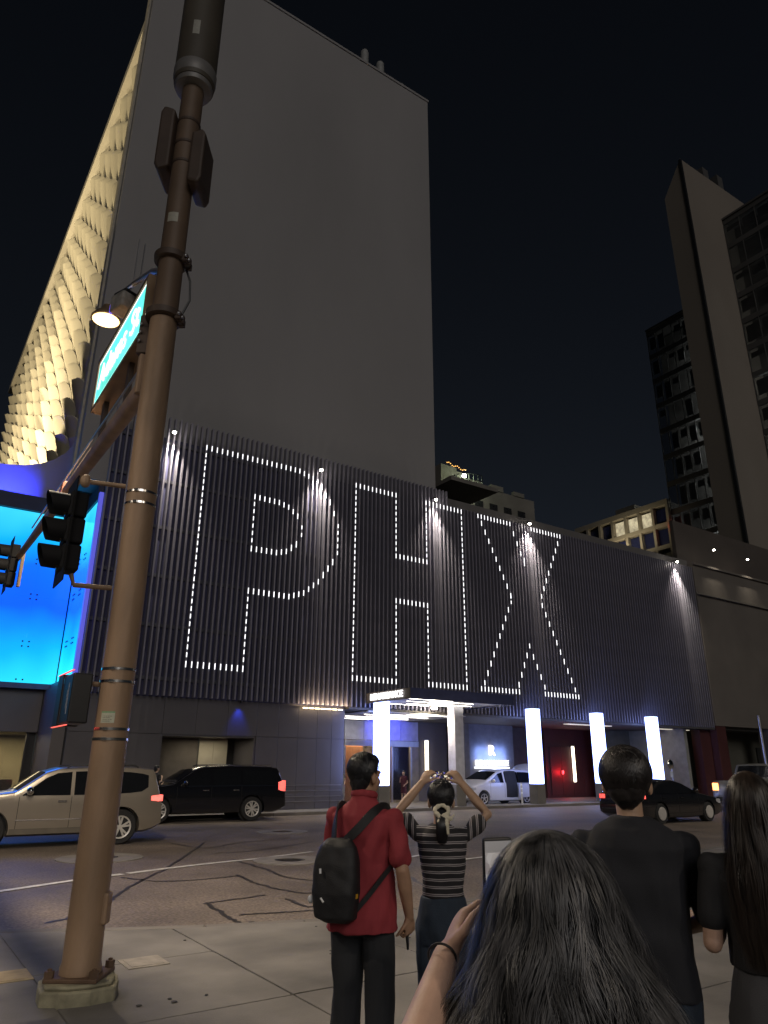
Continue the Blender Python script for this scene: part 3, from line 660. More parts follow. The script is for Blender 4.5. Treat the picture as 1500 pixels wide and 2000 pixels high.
for z in (4.27, 4.15, 2.55, 2.44, 2.03, 1.945):
    r = pr(z) + .003
    obj('steel_strap', MB().lathe([(r - .002, z - .011), (r + .002, z - .011), (r + .002, z + .011), (r - .002, z + .011)], (PX_, PY_, 0), seg=40), m_strap, sp_, smooth=True)
    c = Vector((PX_, PY_, z)) - fv * (r + .005)
    obj('strap_buckle', MB().obox(c, rv * .022, fv * .006, Vector((0, 0, .014))), m_strap, sp_, bevel=.003)
def sticker(z, a0, a1, h, colr, nm):
    r = (pr(z) if z < 6.3 else (.1365 if z < 9.6 else .2555)) + .002; mb = MB(); k = 6; vs = []
    for i in range(k + 1):
        a = a0 + (a1 - a0) * i / k; d = rv * math.sin(a) - fv * math.cos(a)
        for q in (-h / 2, h / 2): vs.append(Vector((PX_, PY_, z + q)) + d * r)
    mb.add(vs, [(2 * i, 2 * i + 2, 2 * i + 3, 2 * i + 1) for i in range(k)])
    return obj('sticker', mb, mat(nm, colr, .5, 0, .1, 30), sp_)
sticker(2.12, -.35, .45, .085, (.5, .5, .38), 'sticker_cream'); sticker(2.165, -.35, .45, .022, (.22, .38, .2), 'sticker_green')
for k in range(4): sticker(2.135 - k * .014, -.26, .3 - .1 * (k % 2), .004, (.12, .12, .1), 'sticker_ink')
sticker(7.62, -.45, .42, .13, (.42, .40, .32), 'sticker_cream2'); sticker(10.5, -.05, .28, .24, (.36, .35, .3), 'sticker_grey')
obj('handhole_cover', MB().obox(Vector((PX_, PY_, .62)) + rv * .135, rv * .04, fv * .06, Vector((0, 0, .12))), m_pole, sp_, bevel=.02)
foot = MB(); fp = []
for k in range(11):
    a = 2 * math.pi * k / 11 + .2; r = .33 + .03 * math.sin(k * 2.3); fp.append((PX_ + r * math.cos(a), PY_ + r * math.sin(a)))
foot.prism(fp, -.04, .10); foot.prism([(PX_ + (x - PX_) * .9, PY_ + (y - PY_) * .9) for x, y in fp], .10, .13)
obj('concrete_footing', foot, mat('footing_concrete', (.27, .25, .17), .9, 0, .35, 7, .8, 25), sp_, bevel=.02)
obj('base_plate', MB().obox((PX_, PY_, .145), rv * .21, fv * .21, Vector((0, 0, .016))), mat('rust_plate', (.13, .08, .05), .7, .2, .3, 8), sp_, bevel=.008)
for i, j in ((-1, -1), (1, -1), (1, 1), (-1, 1)):
    c = Vector((PX_, PY_, .19)) + rv * .175 * i + fv * .175 * j
    obj('anchor_nut', MB().lathe([(.038, -.03), (.038, .02), (.018, .022), (.018, .035), (0, .04)], tuple(c), seg=6), mat('rust_plate', (.13, .08, .05)), sp_)
# mast arm along +Y
obj('mast_arm', MB().tube([(PX_, 7.0, 5.68), (PX_, 9, 5.72), (PX_, 12, 5.76), (PX_, 15.2, 5.8), (PX_, 16.3, 5.81)], [.105, .095, .08, .062, .055], 20), m_pole, sp_, smooth=True)
obj('arm_flange', MB().obox((PX_, 7.06, 5.70), (.16, 0, 0), (0, .04, 0), (0, 0, .24)), m_pole, sp_, bevel=.015)
obj('arm_conduit', MB().tube([(PX_ - .12, 7.2, 5.80), (PX_ - .105, 10, 5.84), (PX_ - .09, 14, 5.86)], .014, 8), m_steel, sp_)
# luminaire arm
obj('luminaire_arm', MB().tube([(PX_, 6.9, 7.0), (PX_, 7.65, 7.49), (PX_, 8.6, 7.92), (PX_, 9.6, 8.33), (PX_, 10.1, 8.46)], [.045, .04, .036, .032, .03], 12), mat('arm_pale', (.42, .38, .38), .4, .5), sp_, smooth=True)
for y, z, h in ((8.35, 7.84, .55), (8.75, 8.0, .75)): obj('antenna_rod', MB().tube([(PX_, y, z), (PX_, y, z + h)], .007, 6), m_steel, sp_)
cable = [(PX_ + .16, PY_ - .02, 7.08), (PX_ + .22, PY_ - .05, 6.9), (PX_ + .24, PY_ - .05, 6.65), (PX_ + .17, PY_, 6.42)]
obj('cable', MB().tube(cable, .012, 8), m_black, sp_)
# ---- street luminaire
lm = thing('street_luminaire', 'round street lamp glowing warm at the end of the upper arm', 'street lamp', (PX_, 10.4, 8.3))
obj('hood', MB().lathe([(.0, .26), (.07, .25), (.10, .17), (.17, .10), (.225, .02), (.23, -.01), (.215, -.01)], (PX_, 10.4, 8.36), seg=28), mat('luminaire_brown', (.16, .11, .07), .5, .3), lm, smooth=True)
obj('lens', MB().lathe([(.0, -.055), (.12, -.045), (.2, -.015), (.205, .0)], (PX_, 10.4, 8.36), seg=28), emat('luminaire_glow', (1, .66, .26), 4.5), lm, smooth=True)
lamp('street_light', 'SPOT', (PX_, 10.4, 8.25), 2600, (1, .83, .62), lm, (PX_ + .6, 10.9, 0), 158, .35, .15)
lamp('glow', 'POINT', (PX_, 10.15, 8.2), 6, (1, .76, .4), lm, radius=.2)
# ---- detection camera under the arm
dc = thing('detection_camera', 'pale box camera hanging below the luminaire arm', 'camera', (PX_ - .02, 8.95, 7.75))
obj('bracket', MB().tube([(PX_, 8.95, 8.07), (PX_, 8.95, 7.9)], .02, 8), m_steel, dc)
obj('body', MB().obox((PX_ - .03, 8.95, 7.75), Vector((.13, .05, 0)), Vector((-.05, .14, 0)), (0, 0, .13)), mat('camera_shell', (.3, .28, .25), .6, 0, .35, 9), dc, bevel=.03)
obj('hood', MB().obox((PX_ - .03, 8.95, 7.91), Vector((.10, .04, 0)), Vector((-.05, .12, 0)), (0, 0, .03)), m_black, dc, bevel=.02)
obj('lens_window', MB().obox((PX_ - .14, 9.08, 7.74), Vector((.02, .01, 0)), Vector((-.03, .07, 0)), (0, 0, .07)), emat('blue_lens_glow', (.12, .06, 1), .8), dc, bevel=.01)  # lens is no lamp; its blue glow is painted by emission
# ---- small green blade sign on the pole
gs = thing('blade_sign', 'small green street blade clamped high on the pole beside the luminaire arm', 'sign', (PX_, 7.4, 7.3))
m_green = mat('sign_green', (.03, .26, .13), .5, 0, .1)
obj('plate', MB().box(PX_ - .008, PX_ + .008, 7.25, 7.53, 7.13, 7.62), m_green, gs)
obj('border', MB().box(PX_ - .010, PX_ - .0085, 7.27, 7.51, 7.15, 7.165).box(PX_ - .010, PX_ - .0085, 7.27, 7.51, 7.585, 7.60).box(PX_ - .011, PX_ - .0085, 7.27, 7.283, 7.165, 7.585).box(PX_ - .011, PX_ - .0085, 7.497, 7.51, 7.165, 7.585), mat('sign_white_film', (.6, .62, .6), .5), gs)
obj('mark', MB().box(PX_ - .012, PX_ - .009, 7.33, 7.45, 7.42, 7.55).box(PX_ - .012, PX_ - .009, 7.31, 7.47, 7.25, 7.32), mat('sign_white_film', (.6, .62, .6), .5), gs)
obj('clamp', MB().tube([(PX_, 7.0, 7.6), (PX_, 7.35, 7.64)], .03, 8), m_black, gs)
# ---- internally lit street name sign
sn = thing('lit_street_sign', 'long internally lit green street name sign above the mast arm', 'sign', (PX_, 8.5, 6.45))
SX = PX_ - .02
m_frame = mat('sign_frame_brown', (.22, .14, .075), .5, .2)
Y0, Y1, Z0, Z1 = 7.35, 9.62, 6.42, 7.12
fr = MB()
for a, b, c, d_ in ((Y0, Y1, Z0 - .06, Z0), (Y0, Y1, Z1, Z1 + .06)): fr.box(SX - .11, SX + .11, a, b, c, d_)
fr.box(SX - .109, SX + .109, Y0 - .05, Y0, Z0 - .06, Z1 + .06).box(SX - .109, SX + .109, Y1, Y1 + .05, Z0 - .06, Z1 + .06).box(SX - .06, SX + .06, Y0, Y1, Z0, Z1)
obj('frame', fr, m_frame, sn, bevel=.006)
for s in (-1, 1):
    xf = SX + s * .085
    obj('border_glow', MB().box(min(xf, xf + s * .004), max(xf, xf + s * .004), Y0, Y1, Z0, Z1), emat('sign_lit_white', (.92, 1, 1), 1.9), sn)
    xg = xf + s * .006
    obj('green_face', MB().box(min(xg, xg + s * .004), max(xg, xg + s * .004), Y0 + .05, Y1 - .05, Z0 + .05, Z1 - .05), emat('sign_lit_green', (.10, .95, .78), 1.15, .35, 1.1), sn)
    text('lettering', 'Adams St', emat('sign_lit_white2', (.95, 1, 1), 1.6), (xg + s * .012, (Y0 + Y1) / 2, (Z0 + Z1) / 2), (0, -1, 0) if s < 0 else (0, 1, 0), (0, 0, 1), .50, .004, sn)
obj('hanger', MB().box(SX - .03, SX + .03, 8.0, 8.1, 5.84, Z0 - .05), m_poledk, sn)
obj('hanger', MB().box(SX - .03, SX + .03, 9.2, 9.3, 5.84, Z0 - .05), m_poledk, sn)
lamp('face_glow', 'AREA', (SX - .18, 8.4, 6.75), 5, (.4, 1, .9), sn, (SX - 2, 8.4, 6.2), (1.9, .5))
# ---- traffic signal heads (facing -X), seen from the side
m_sig = mat('signal_black', (.006, .006, .007), .75, spec=.25)
def signal_head(cx, cy_, cz, s, label, plate=True, tilt=0):
    t = thing('traffic_signal', label, 'traffic light', (cx, cy_, cz - .55 * s), 'traffic signal heads')
    for k in (-1, 0, 1):
        z = cz + k * .36 * s
        h = obj('housing', MB().box(cx - .02, cx + .20 * s, cy_ - .165 * s, cy_ + .165 * s, z - .172 * s, z + .172 * s), m_sig, t, bevel=.02)
        obj('lens', MB().lathe([(.0, -.03), (.1 * s, -.025), (.145 * s, -.005)], (cx - .022, cy_, z), axis='x', seg=20), mat('lens_dark', (.02, .015, .012), .2), t, smooth=True)
        vb = MB(); vs = []; fs = []; n = 18
        for i in range(n + 1):
            a = -math.pi * .28 + math.pi * 1.56 * i / n
            for q, rr in ((-.02, .160 * s), (-.30 * s, .155 * s), (-.30 * s, .148 * s), (-.02, .150 * s)):
                x = cx + q + (.10 * s * (1 - math.sin(a)) * .5 if q < -.1 else 0)
                vs.append((x, cy_ + rr * math.cos(a), z + rr * math.sin(a)))
        for i in range(n):
            for j in range(4): fs.append((i * 4 + j, i * 4 + (j + 1) % 4, i * 4 + 4 + (j + 1) % 4, i * 4 + 4 + j))
        obj('visor', vb.add(vs, fs), m_sig, t, smooth=50)
    if plate:
        obj('backplate', MB().box(cx + .0, cx + .012, cy_ - .30 * s, cy_ - .17 * s, cz - .70 * s, cz + .70 * s).box(cx + .0, cx + .012, cy_ + .17 * s, cy_ + .30 * s, cz - .70 * s, cz + .70 * s)
            .box(cx + .0, cx + .012, cy_ - .17 * s, cy_ + .17 * s, cz - .70 * s, cz - .545 * s).box(cx + .0, cx + .012, cy_ - .17 * s, cy_ + .17 * s, cz + .545 * s, cz + .70 * s), mat('backplate_black', (.006, .006, .007), .8, spec=.2), t)
    return t
h1 = signal_head(1.10, 6.98, 3.80, .72, 'large black signal head with backplate bracketed to the pole')
for z in (4.33, 3.30):
    obj('bracket_arm', MB().tube([(1.2, 6.95, z + (.0 if z > 4 else .10)), (1.24, 6.95, z), (1.56, 6.87, z)], .024, 10), m_pole, h1, smooth=True)
obj('bracket_knuckle', MB().ell((1.2, 6.95, 4.33), (.05, .05, .07), 10, 8), m_pole, h1)
h2 = signal_head(PX_ - .16, 16.15, 5.62, .82, 'smaller black signal head at the tip of the mast arm', True)
obj('hanger', MB().box(PX_ + .06, PX_ + .12, 16.1, 16.2, 5.2, 6.1), m_pole, h2)
obj('arm_bracket', MB().box(PX_ - .1, PX_ + .1, 11.3, 11.42, 5.55, 5.9).box(PX_ - .24, PX_ - .1, 11.32, 11.40, 5.55, 5.68), mat('bracket_rust', (.3, .12, .08), .6), sp_, bevel=.01)
# ---- pedestrian signal
ps = thing('pedestrian_signal', 'black pedestrian signal box with a red lit edge on the pole', 'traffic light', (1.36, 6.98, 2.1))
obj('box', MB().box(1.33, 1.50, 6.82, 7.20, 2.07, 2.50), m_black, ps, bevel=.015)
obj('visor', MB().box(1.325, 1.50, 7.20, 7.40, 2.06, 2.075).box(1.325, 1.50, 7.20, 7.40, 2.50, 2.515).box(1.318, 1.33, 7.20, 7.40, 2.06, 2.515), m_black, ps)
obj('red_face', MB().box(1.35, 1.48, 7.20, 7.205, 2.1, 2.47), emat('ped_red', (1, .05, .03), 6), ps)
obj('red_glow_edge', MB().box(1.316, 1.332, 6.80, 7.42, 2.516, 2.524).box(1.316, 1.332, 6.80, 7.42, 2.05, 2.058), emat('ped_glow_edge', (1, .08, .05), 1.3), ps)  # emissive strips paint the red face's glow onto the visor edges
obj('arm', MB().tube([(1.5, 6.95, 2.42), (1.62, 6.9, 2.42)], .022, 8), m_pole, ps)
obj('scuff', MB().box(1.3285, 1.3298, 6.92, 6.945, 2.15, 2.42).box(1.3285, 1.3298, 6.97, 6.98, 2.2, 2.36), mat('scuff_white', (.4, .4, .4), .6, 0, .6, 60), ps)
# ---- assumed street lamps, added out of view along the near sidewalk (same kind as the visible one)
def assumed_street_lamp(x, y, ax, label, e):
    t = thing('assumed_street_lamp', label, 'street lamp', (x, y, 0), 'assumed street lamps on the near sidewalk')
    obj('pole', MB().lathe([(.12, 0), (.11, .2), (.08, 4), (.06, 8.6), (0, 8.62)], (x, y, 0), seg=16), m_pole, t, smooth=True)
    hx, hy = x + ax[0], y + ax[1]
    obj('arm', MB().tube([(x, y, 8.2), (x + ax[0] * .5, y + ax[1] * .5, 8.55), (hx, hy, 8.6)], .035, 10), m_pole, t)
    obj('hood', MB().lathe([(.0, .26), (.07, .25), (.17, .10), (.225, .02), (.215, -.01)], (hx, hy, 8.42), seg=20), mat('luminaire_brown', (.16, .11, .07), .5, .3), t, smooth=True)
    obj('lens', MB().lathe([(.0, -.05), (.12, -.04), (.205, .0)], (hx, hy, 8.42), seg=20), emat('luminaire_glow', (1, .66, .26), 4.5), t, smooth=True)
    lamp('street_light', 'SPOT', (hx, hy, 8.3), e, (1, .86, .70), t, (hx, hy, 0), 165, .3, .14)
assumed_street_lamp(-7.5, 4.5, (1.2, .8), 'assumed street lamp left of the crossing on the near sidewalk', 850)
assumed_street_lamp(3.5, -9.0, (0, 1.4), 'assumed street lamp behind the crowd on the near sidewalk', 800)
assumed_street_lamp(30.0, 9.6, (0, 1.6), 'assumed street lamp far along the near sidewalk to the right', 1300)
# ================================================================ PLAIN BUILDING RIGHT OF THE LOUVRES
rb = thing('beige_building', 'plain dark beige building right of the louvre screen with two lamps above', 'building', (55, 29, 0))
m_beige = mat('beige_render', (.155, .135, .115), .8, 0, .12, .4, .3, 20)
RX = 46.5
obj('wall', MB().box(RX, 95, 28.75, 29.2, 4.5, 15.7), m_beige, rb)
obj('ledge', MB().box(RX, 95, 28.55, 29.2, 13.5, 13.62), mat('ledge_beige', (.2, .18, .15), .7), rb)
obj('cap', MB().box(RX - .02, 95, 28.6, 29.25, 15.7, 15.85), m_beige, rb)
obj('upper_wall', MB().box(RX + .2, 95, 30.0, 30.3, 15.6, 19.5), mat('brown_render', (.085, .07, .06), .8, 0, .1, .5), rb)
for k in range(6):
    x = RX + .05 + k * 6.5
    obj('pier', MB().box(x, x + 1.1, 28.8, 29.6, ZR, 4.5), m_maroon if k == 0 else m_bw, rb)
obj('recess_wall', MB().box(RX, 95, 31.2, 31.4, ZR, 4.5), mat('recess_olive', (.1, .095, .075), .7, 0, .2, .5), rb)
obj('recess_ceiling', MB().box(RX, 95, 29.2, 31.4, 4.3, 4.48), m_soff, rb)
for k in range(3): obj('door', MB().box(RX + 2.2 + k * 6.5, RX + 4.9 + k * 6.5, 31.1, 31.2, ZR, 3.3), mat('dark_door', (.03, .03, .028), .4), rb)
for x, lb in ((48.9, 'lit floodlight over the beige wall nearest the louvres'), (53.4, 'lit floodlight over the beige wall at the right edge')):
    screen_light(x, 17.15, lb, 28.35, 500, (x, 28.8, 12.5), False)
# driveway wall bits right end
dr = thing('parking_mirror', 'small round convex mirror on a post by the driveway exit', 'mirror', (42.0, 29.4, ZR))
obj('post', MB().tube([(42.0, 29.4, ZR), (42.0, 29.4, 1.75)], .04, 8), m_steel, dr)
obj('dome', MB().lathe([(.0, -.1), (.2, -.06), (.31, .03), (.31, .06), (0, .07)], (42.0, 29.4, 2.0), axis='y', seg=20), mat('mirror_dome', (.6, .58, .52), .08, 1.0), dr, smooth=True)
obj('notice', MB().box(41.75, 42.0, 29.35, 29.37, 1.25, 1.6), mat('notice_white', (.6, .6, .55), .6), dr)
gp = thing('bay_wall', 'pale grey bay wall beside the maroon pier at the driveway exit', 'wall', (44.6, 30, ZR))
obj('return_wall', MB().box(43.6, 43.9, 29.3, 34.3, ZR, FB - .13), mat('bay_grey', (.26, .25, .2), .7), gp)
obj('pier', MB().box(45.3, 46.42, 29.25, 29.9, ZR, FB - .13), m_maroon, gp)
obj('bay_back', MB().box(40.2, 43.6, 33.6, 33.8, ZR, FB - .13), mat('bay_back_olive', (.13, .13, .105), .7), gp)
lamp('bay_light', 'AREA', (42, 31, 4.1), 10, (1, .92, .72), gp, (42, 31, 0), (2, .4))
pst = thing('thin_street_post', 'thin pale street post at the right edge before the beige building', 'post', (41.2, 22.8, 0))
obj('shaft', MB().tube([(41.2, 22.8, ZR), (41.2, 22.8, 4.6)], .07, 10), m_steel, pst, smooth=True)
obj('cap', MB().ell((41.2, 22.8, 4.6), (.075, .075, .05), 10, 6), m_steel, pst)
# ================================================================ LIT ROOFTOP BUILDING
rt = thing('rooftop_building', 'older stepped building with a lit roof terrace right of the tower', 'building', (48, 52, 0))
m_rt = mat('old_concrete', (.17, .155, .135), .85, 0, .2, .3, .3, 10)
Y = 51.6
obj('main_block', MB().box(42.6, 46.4, Y + 1.5, Y + 12, 0, 31.2).box(46.4, 57.2, Y + 2.2, Y + 12, 0, 30.6), m_rt, rt)
obj('parapet_step', MB().box(47.5, 49.3, Y + 2.1, Y + 2.5, 30.6, 31.1).box(50.6, 52.4, Y + 2.1, Y + 2.5, 30.6, 31.2).box(54, 55.6, Y + 2.1, Y + 2.5, 30.6, 31.1), m_rt, rt)
for k in range(4): obj('window', MB().box(48.2 + k * 2.1, 49.3 + k * 2.1, Y + 2.12, Y + 2.19, 27.6, 28.9), mat('window_dark', (.02, .02, .022), .2), rt)
obj('terrace', MB().box(40.5, 46.5, Y - 3.2, Y + 1.5, 27.6, 28.0), m_rt, rt)
obj('stair_house', MB().box(41.2, 43.2, Y - .8, Y + 1.3, 28.0, 30.3), m_rt, rt)
for k in range(9):
    a = math.pi * (.5 + .55 * k / 8); obj('railing_post', MB().tube([(43.6 + 2.4 * math.cos(a) + 1.2, Y - 1.2 - 1.6 * abs(math.sin(a)), 28), (43.6 + 2.4 * math.cos(a) + 1.2, Y - 1.2 - 1.6 * abs(math.sin(a)), 29.1)], .04, 6), m_black, rt)
for z in (28.5, 29.1):
    obj('railing_bar', MB().tube([(43.6 + 2.4 * math.cos(math.pi * (.5 + .55 * k / 12)) + 1.2, Y - 1.2 - 1.6 * abs(math.sin(math.pi * (.5 + .55 * k / 12))), z) for k in range(13)], .035, 6), m_black, rt)
obj('flood_lamp', MB().ell((46.2, Y + .9, 29.7), (.16, .12, .16), 12, 8), emat('cool_flood', (.85, 1, .75), 30), rt)
lamp('flood', 'POINT', (46.2, Y + .5, 29.7), 170, (.85, 1, .68), rt, radius=.2)
obj('terrace_lamp', MB().ell((43.0, Y - 2.2, 28.9), (.22, .2, .2), 12, 8), emat('cool_flood', (.85, 1, .75), 30), rt)
lamp('terrace_glow', 'POINT', (43.0, Y - 2.7, 28.9), 120, (.8, 1, .6), rt, radius=.3)
for k in range(12):
    obj('string_bulb', MB().ell((40.2 + k * .21, Y - 3.0, 29.35 + .1 * math.sin(k * 1.3) - k * .03), (.05, .05, .05), 8, 6), emat('amber_bulb', (1, .5, .1), 2.2), rt)
# ================================================================ HIGH-RISE AT THE RIGHT
hr = thing('glass_highrise', 'dark glass highrise with pale core wall and slanted crown at the right edge', 'building', (95, 52, 0))
XG, XBl = 100.2, 90.3
m_core = mat('core_brown_concrete', (.20, .17, .14), .85, 0, .1, .05, .2, 4)
YB0, YB1 = 47.64, 51.3
core = MB()
core.add([(XBl, YB0, 0), (XBl, YB0, 95.7), (XBl, YB1, 90.2), (XBl, YB1, 0), (112, YB0, 0), (112, YB0, 96.6), (112, YB1, 91), (112, YB1, 0)],
         [(0, 1, 2, 3), (4, 7, 6, 5), (0, 4, 5, 1), (3, 2, 6, 7), (1, 5, 6, 2)])
obj('core_wall', core, m_core, hr)
obj('corner_groove', MB().box(XBl - .12, XBl + .3, YB0 - .12, YB0 + .28, 0, 95.5), m_black, hr)
m_spand = mat('spandrel_dark', (.075, .072, .07), .6, 0, .2, .2)
m_hglass = mat('tower_glass', (.02, .023, .027), .12, 0, .5, .12, alpha=.45)
m_blind = mat('blind_grey', (.13, .128, .125), .8, 0, .5, .22)
FH = 4.83
def wing(y0, y1, ztop, npan, lit, nfl, seedv):
    rnd = random.Random(seedv)
    for f in range(nfl):
        z1 = ztop - f * FH
        obj('spandrel', MB().box(XG - .03, XG + .4, y0, y1, z1 - .9, z1), m_spand, hr)
        wd = (y1 - y0) / npan
        for k in range(npan):
            obj('window_pane', MB().box(XG, XG + .06, y0 + wd * k + .08, y0 + wd * (k + 1) - .08, z1 - FH + .04, z1 - .92), m_hglass, hr)
            if rnd.random() < .8:
                hgt = rnd.uniform(.8, 3.2)
                obj('blind', MB().box(XG + .5, XG + .55, y0 + wd * k + .2, y0 + wd * (k + 1) - .2, z1 - 1.3 - hgt, z1 - 1.3), m_blind, hr)
        for k in range(npan + 1):
            yy = min(max(y0 + wd * k, y0 + .1), y1 - .1)
            obj('mullion', MB().box(XG - .05, XG + .1, yy - .05, yy + .05, z1 - FH, z1 - .9), m_spand, hr)
    obj('interior', MB().box(XG + 3.5, XG + 3.7, y0, y1, ztop - nfl * FH, ztop - .3), mat('interior_grey', (.2, .19, .18), .8, 0, .5, .35), hr)
    for f in range(nfl):
        lamp('floor_fill', 'POINT', (XG + 1.6, y0 + (y1 - y0) * rnd.uniform(.1, .5), ztop - f * FH - 1.9), 110 + 34 * f, (.9, .97, .95), hr, radius=.3)  # point lamps added on each floor so glass and blinds show faintly
    for f, yy, ln, e in lit:
        z1 = ztop - f * FH
        obj('ceiling_lamp', MB().box(XG + .9, XG + 1.15, yy - ln / 2, yy + ln / 2, z1 - 1.42, z1 - 1.32), emat('office_lamp_%d' % e, (.95, 1, .95), e), hr)
        lamp('office_light', 'POINT', (XG + 1.6, yy, z1 - 2.0), 9, (.9, 1, .92), hr, radius=.3)
wing(51.35, 64.4, 75.5, 8, [(f, 53.2 + .12 * f, .9 if f > 9 else .6, 7) for f in (5, 7, 8, 9, 10, 11, 12)] + [(13, 54.6, .8, 7), (3, 56, .3, 2)], 15, 3)
wing(24.0, YB0 - .05, 88.0, 9, [(6, 46.4, .9, 6), (6, 44.6, 1.3, 7), (11, 38, .5, 3)], 17, 5)
obj('glass_wing_roof', MB().box(XG - .2, XG + 14, 51.35, 64.4, 75.52, 75.9).box(XG - .2, XG + 14, 24, YB0 - .06, 88.02, 88.4), m_spand, hr)
obj('lower_block', MB().box(XG + .42, XG + 14, 24, YB0 - .06, 0, 5.8).box(XG + .42, XG + 14, 51.35, 64.4, 0, 3.0), m_spand, hr)
for x, h in ((98, 2.5), (102.5, 3.4)): obj('roof_unit', MB().box(x, x + 1.6, YB0 + .5, YB0 + 2.2, 94, 96.4 + h), m_spand, hr)
# ---- lower white-framed block with lit windows
wb = thing('white_framed_block', 'low white framed block with three lit windows left of the highrise', 'building', (101, 73, 0))
m_wf = mat('white_frame', (.30, .27, .22), .8, 0, .1, .3)
zt = 43.6
obj('cornice', MB().box(XG - .6, XG + .6, 64.5, 84, zt - .9, zt), m_wf, wb)
obj('floor_band', MB().box(XG - .55, XG + .5, 64.5, 84, zt - 4.6, zt - 3.9).box(XG - .55, XG + .5, 64.5, 84, zt - 8.3, zt - 7.6), m_wf, wb)
for k in range(8): obj('pier', MB().box(XG - .58, XG + .52, 64.5 + k * 2.75, 64.95 + k * 2.75, 0, zt - .9), m_wf, wb)
m_litw = emat('lit_window_warm', (1, .86, .55), .38, .6, 1.5); m_bluew = mat('window_blue', (.02, .025, .08), .2)
for k in range(7):
    y0 = 65.0 + k * 2.75
    lit = k in (1, 2, 3)
    for j in range(3):
        obj('window_pane', MB().box(XG + .1, XG + .16, y0 + j * .76, y0 + j * .76 + .7, zt - 3.7, zt - 1.3), m_litw if lit else m_bluew, wb)
    obj('window_pane', MB().box(XG + .1, XG + .16, y0, y0 + 2.2, zt - 7.4, zt - 4.8), m_bluew, wb)
obj('body', MB().box(XG + .53, XG + 10, 64.5, 84, 0, zt - .4), m_spand, wb)
obj('roof_box', MB().box(XG + 1.2, XG + 5, 72, 76, zt - .4, zt + 1.6), m_wf, wb)
lamp('facade_wash', 'AREA', (XG - 3, 72, zt - 7), 260, (1, .85, .55), wb, (XG, 71, zt - 2), (10, .4))
obj('beacon', MB().ell((XG - .8, 64.2, zt - 4.8), (.18, .18, .5), 8, 6), emat('red_beacon', (1, .05, .03), 5), wb)
# roof plant between podium and highrise
lr = thing('low_roof_block', 'dark low roof block rising behind the right end of the louvre screen', 'building', (66, 44, 0))
obj('wall', MB().box(58, 84, 42, 50, 10, 20.6), mat('roof_block_dark', (.06, .052, .046), .8), lr)
obj('cap', MB().box(57.9, 84.1, 41.9, 50.1, 20.6, 20.9), mat('roof_block_cap', (.1, .09, .08), .8), lr)
# ================================================================ VEHICLES
m_tyre = mat('tyre_rubber', (.016, .016, .017), .85, 0, .2, 20)
m_alloy = mat('alloy_wheel', (.55, .53, .5), .3, .25, .08, 5)
m_cglass = mat('car_glass', (.008, .009, .011), .06, 0, .1, 2, spec=.6)
m_seam = mat('panel_gap', (.004, .004, .004), .8)
m_chrome = mat('chrome', (.8, .8, .8), .12, 1.0, .05)
m_clad = mat('cladding', (.025, .025, .026), .6)
m_plate = mat('plate', (.55, .52, .45), .5)
def interp(pts, x):
    if x <= pts[0][0]: return pts[0][1]
    for a, b in zip(pts, pts[1:]):
        if x <= b[0]: return a[1] + (b[1] - a[1]) * (x - a[0]) / (b[0] - a[0])
    return pts[-1][1]
WORK = bpy.data.scenes.new('work')
def evaluated(o):
    for x in [o] + [m_.object for m_ in o.modifiers if m_.type == 'BOOLEAN']:
        if x.name not in WORK.collection.objects: WORK.collection.objects.link(x)
    with bpy.context.temp_override(scene=WORK, view_layer=WORK.view_layers[0]):
        dg = bpy.context.evaluated_depsgraph_get(); return bpy.data.meshes.new_from_object(o.evaluated_get(dg))
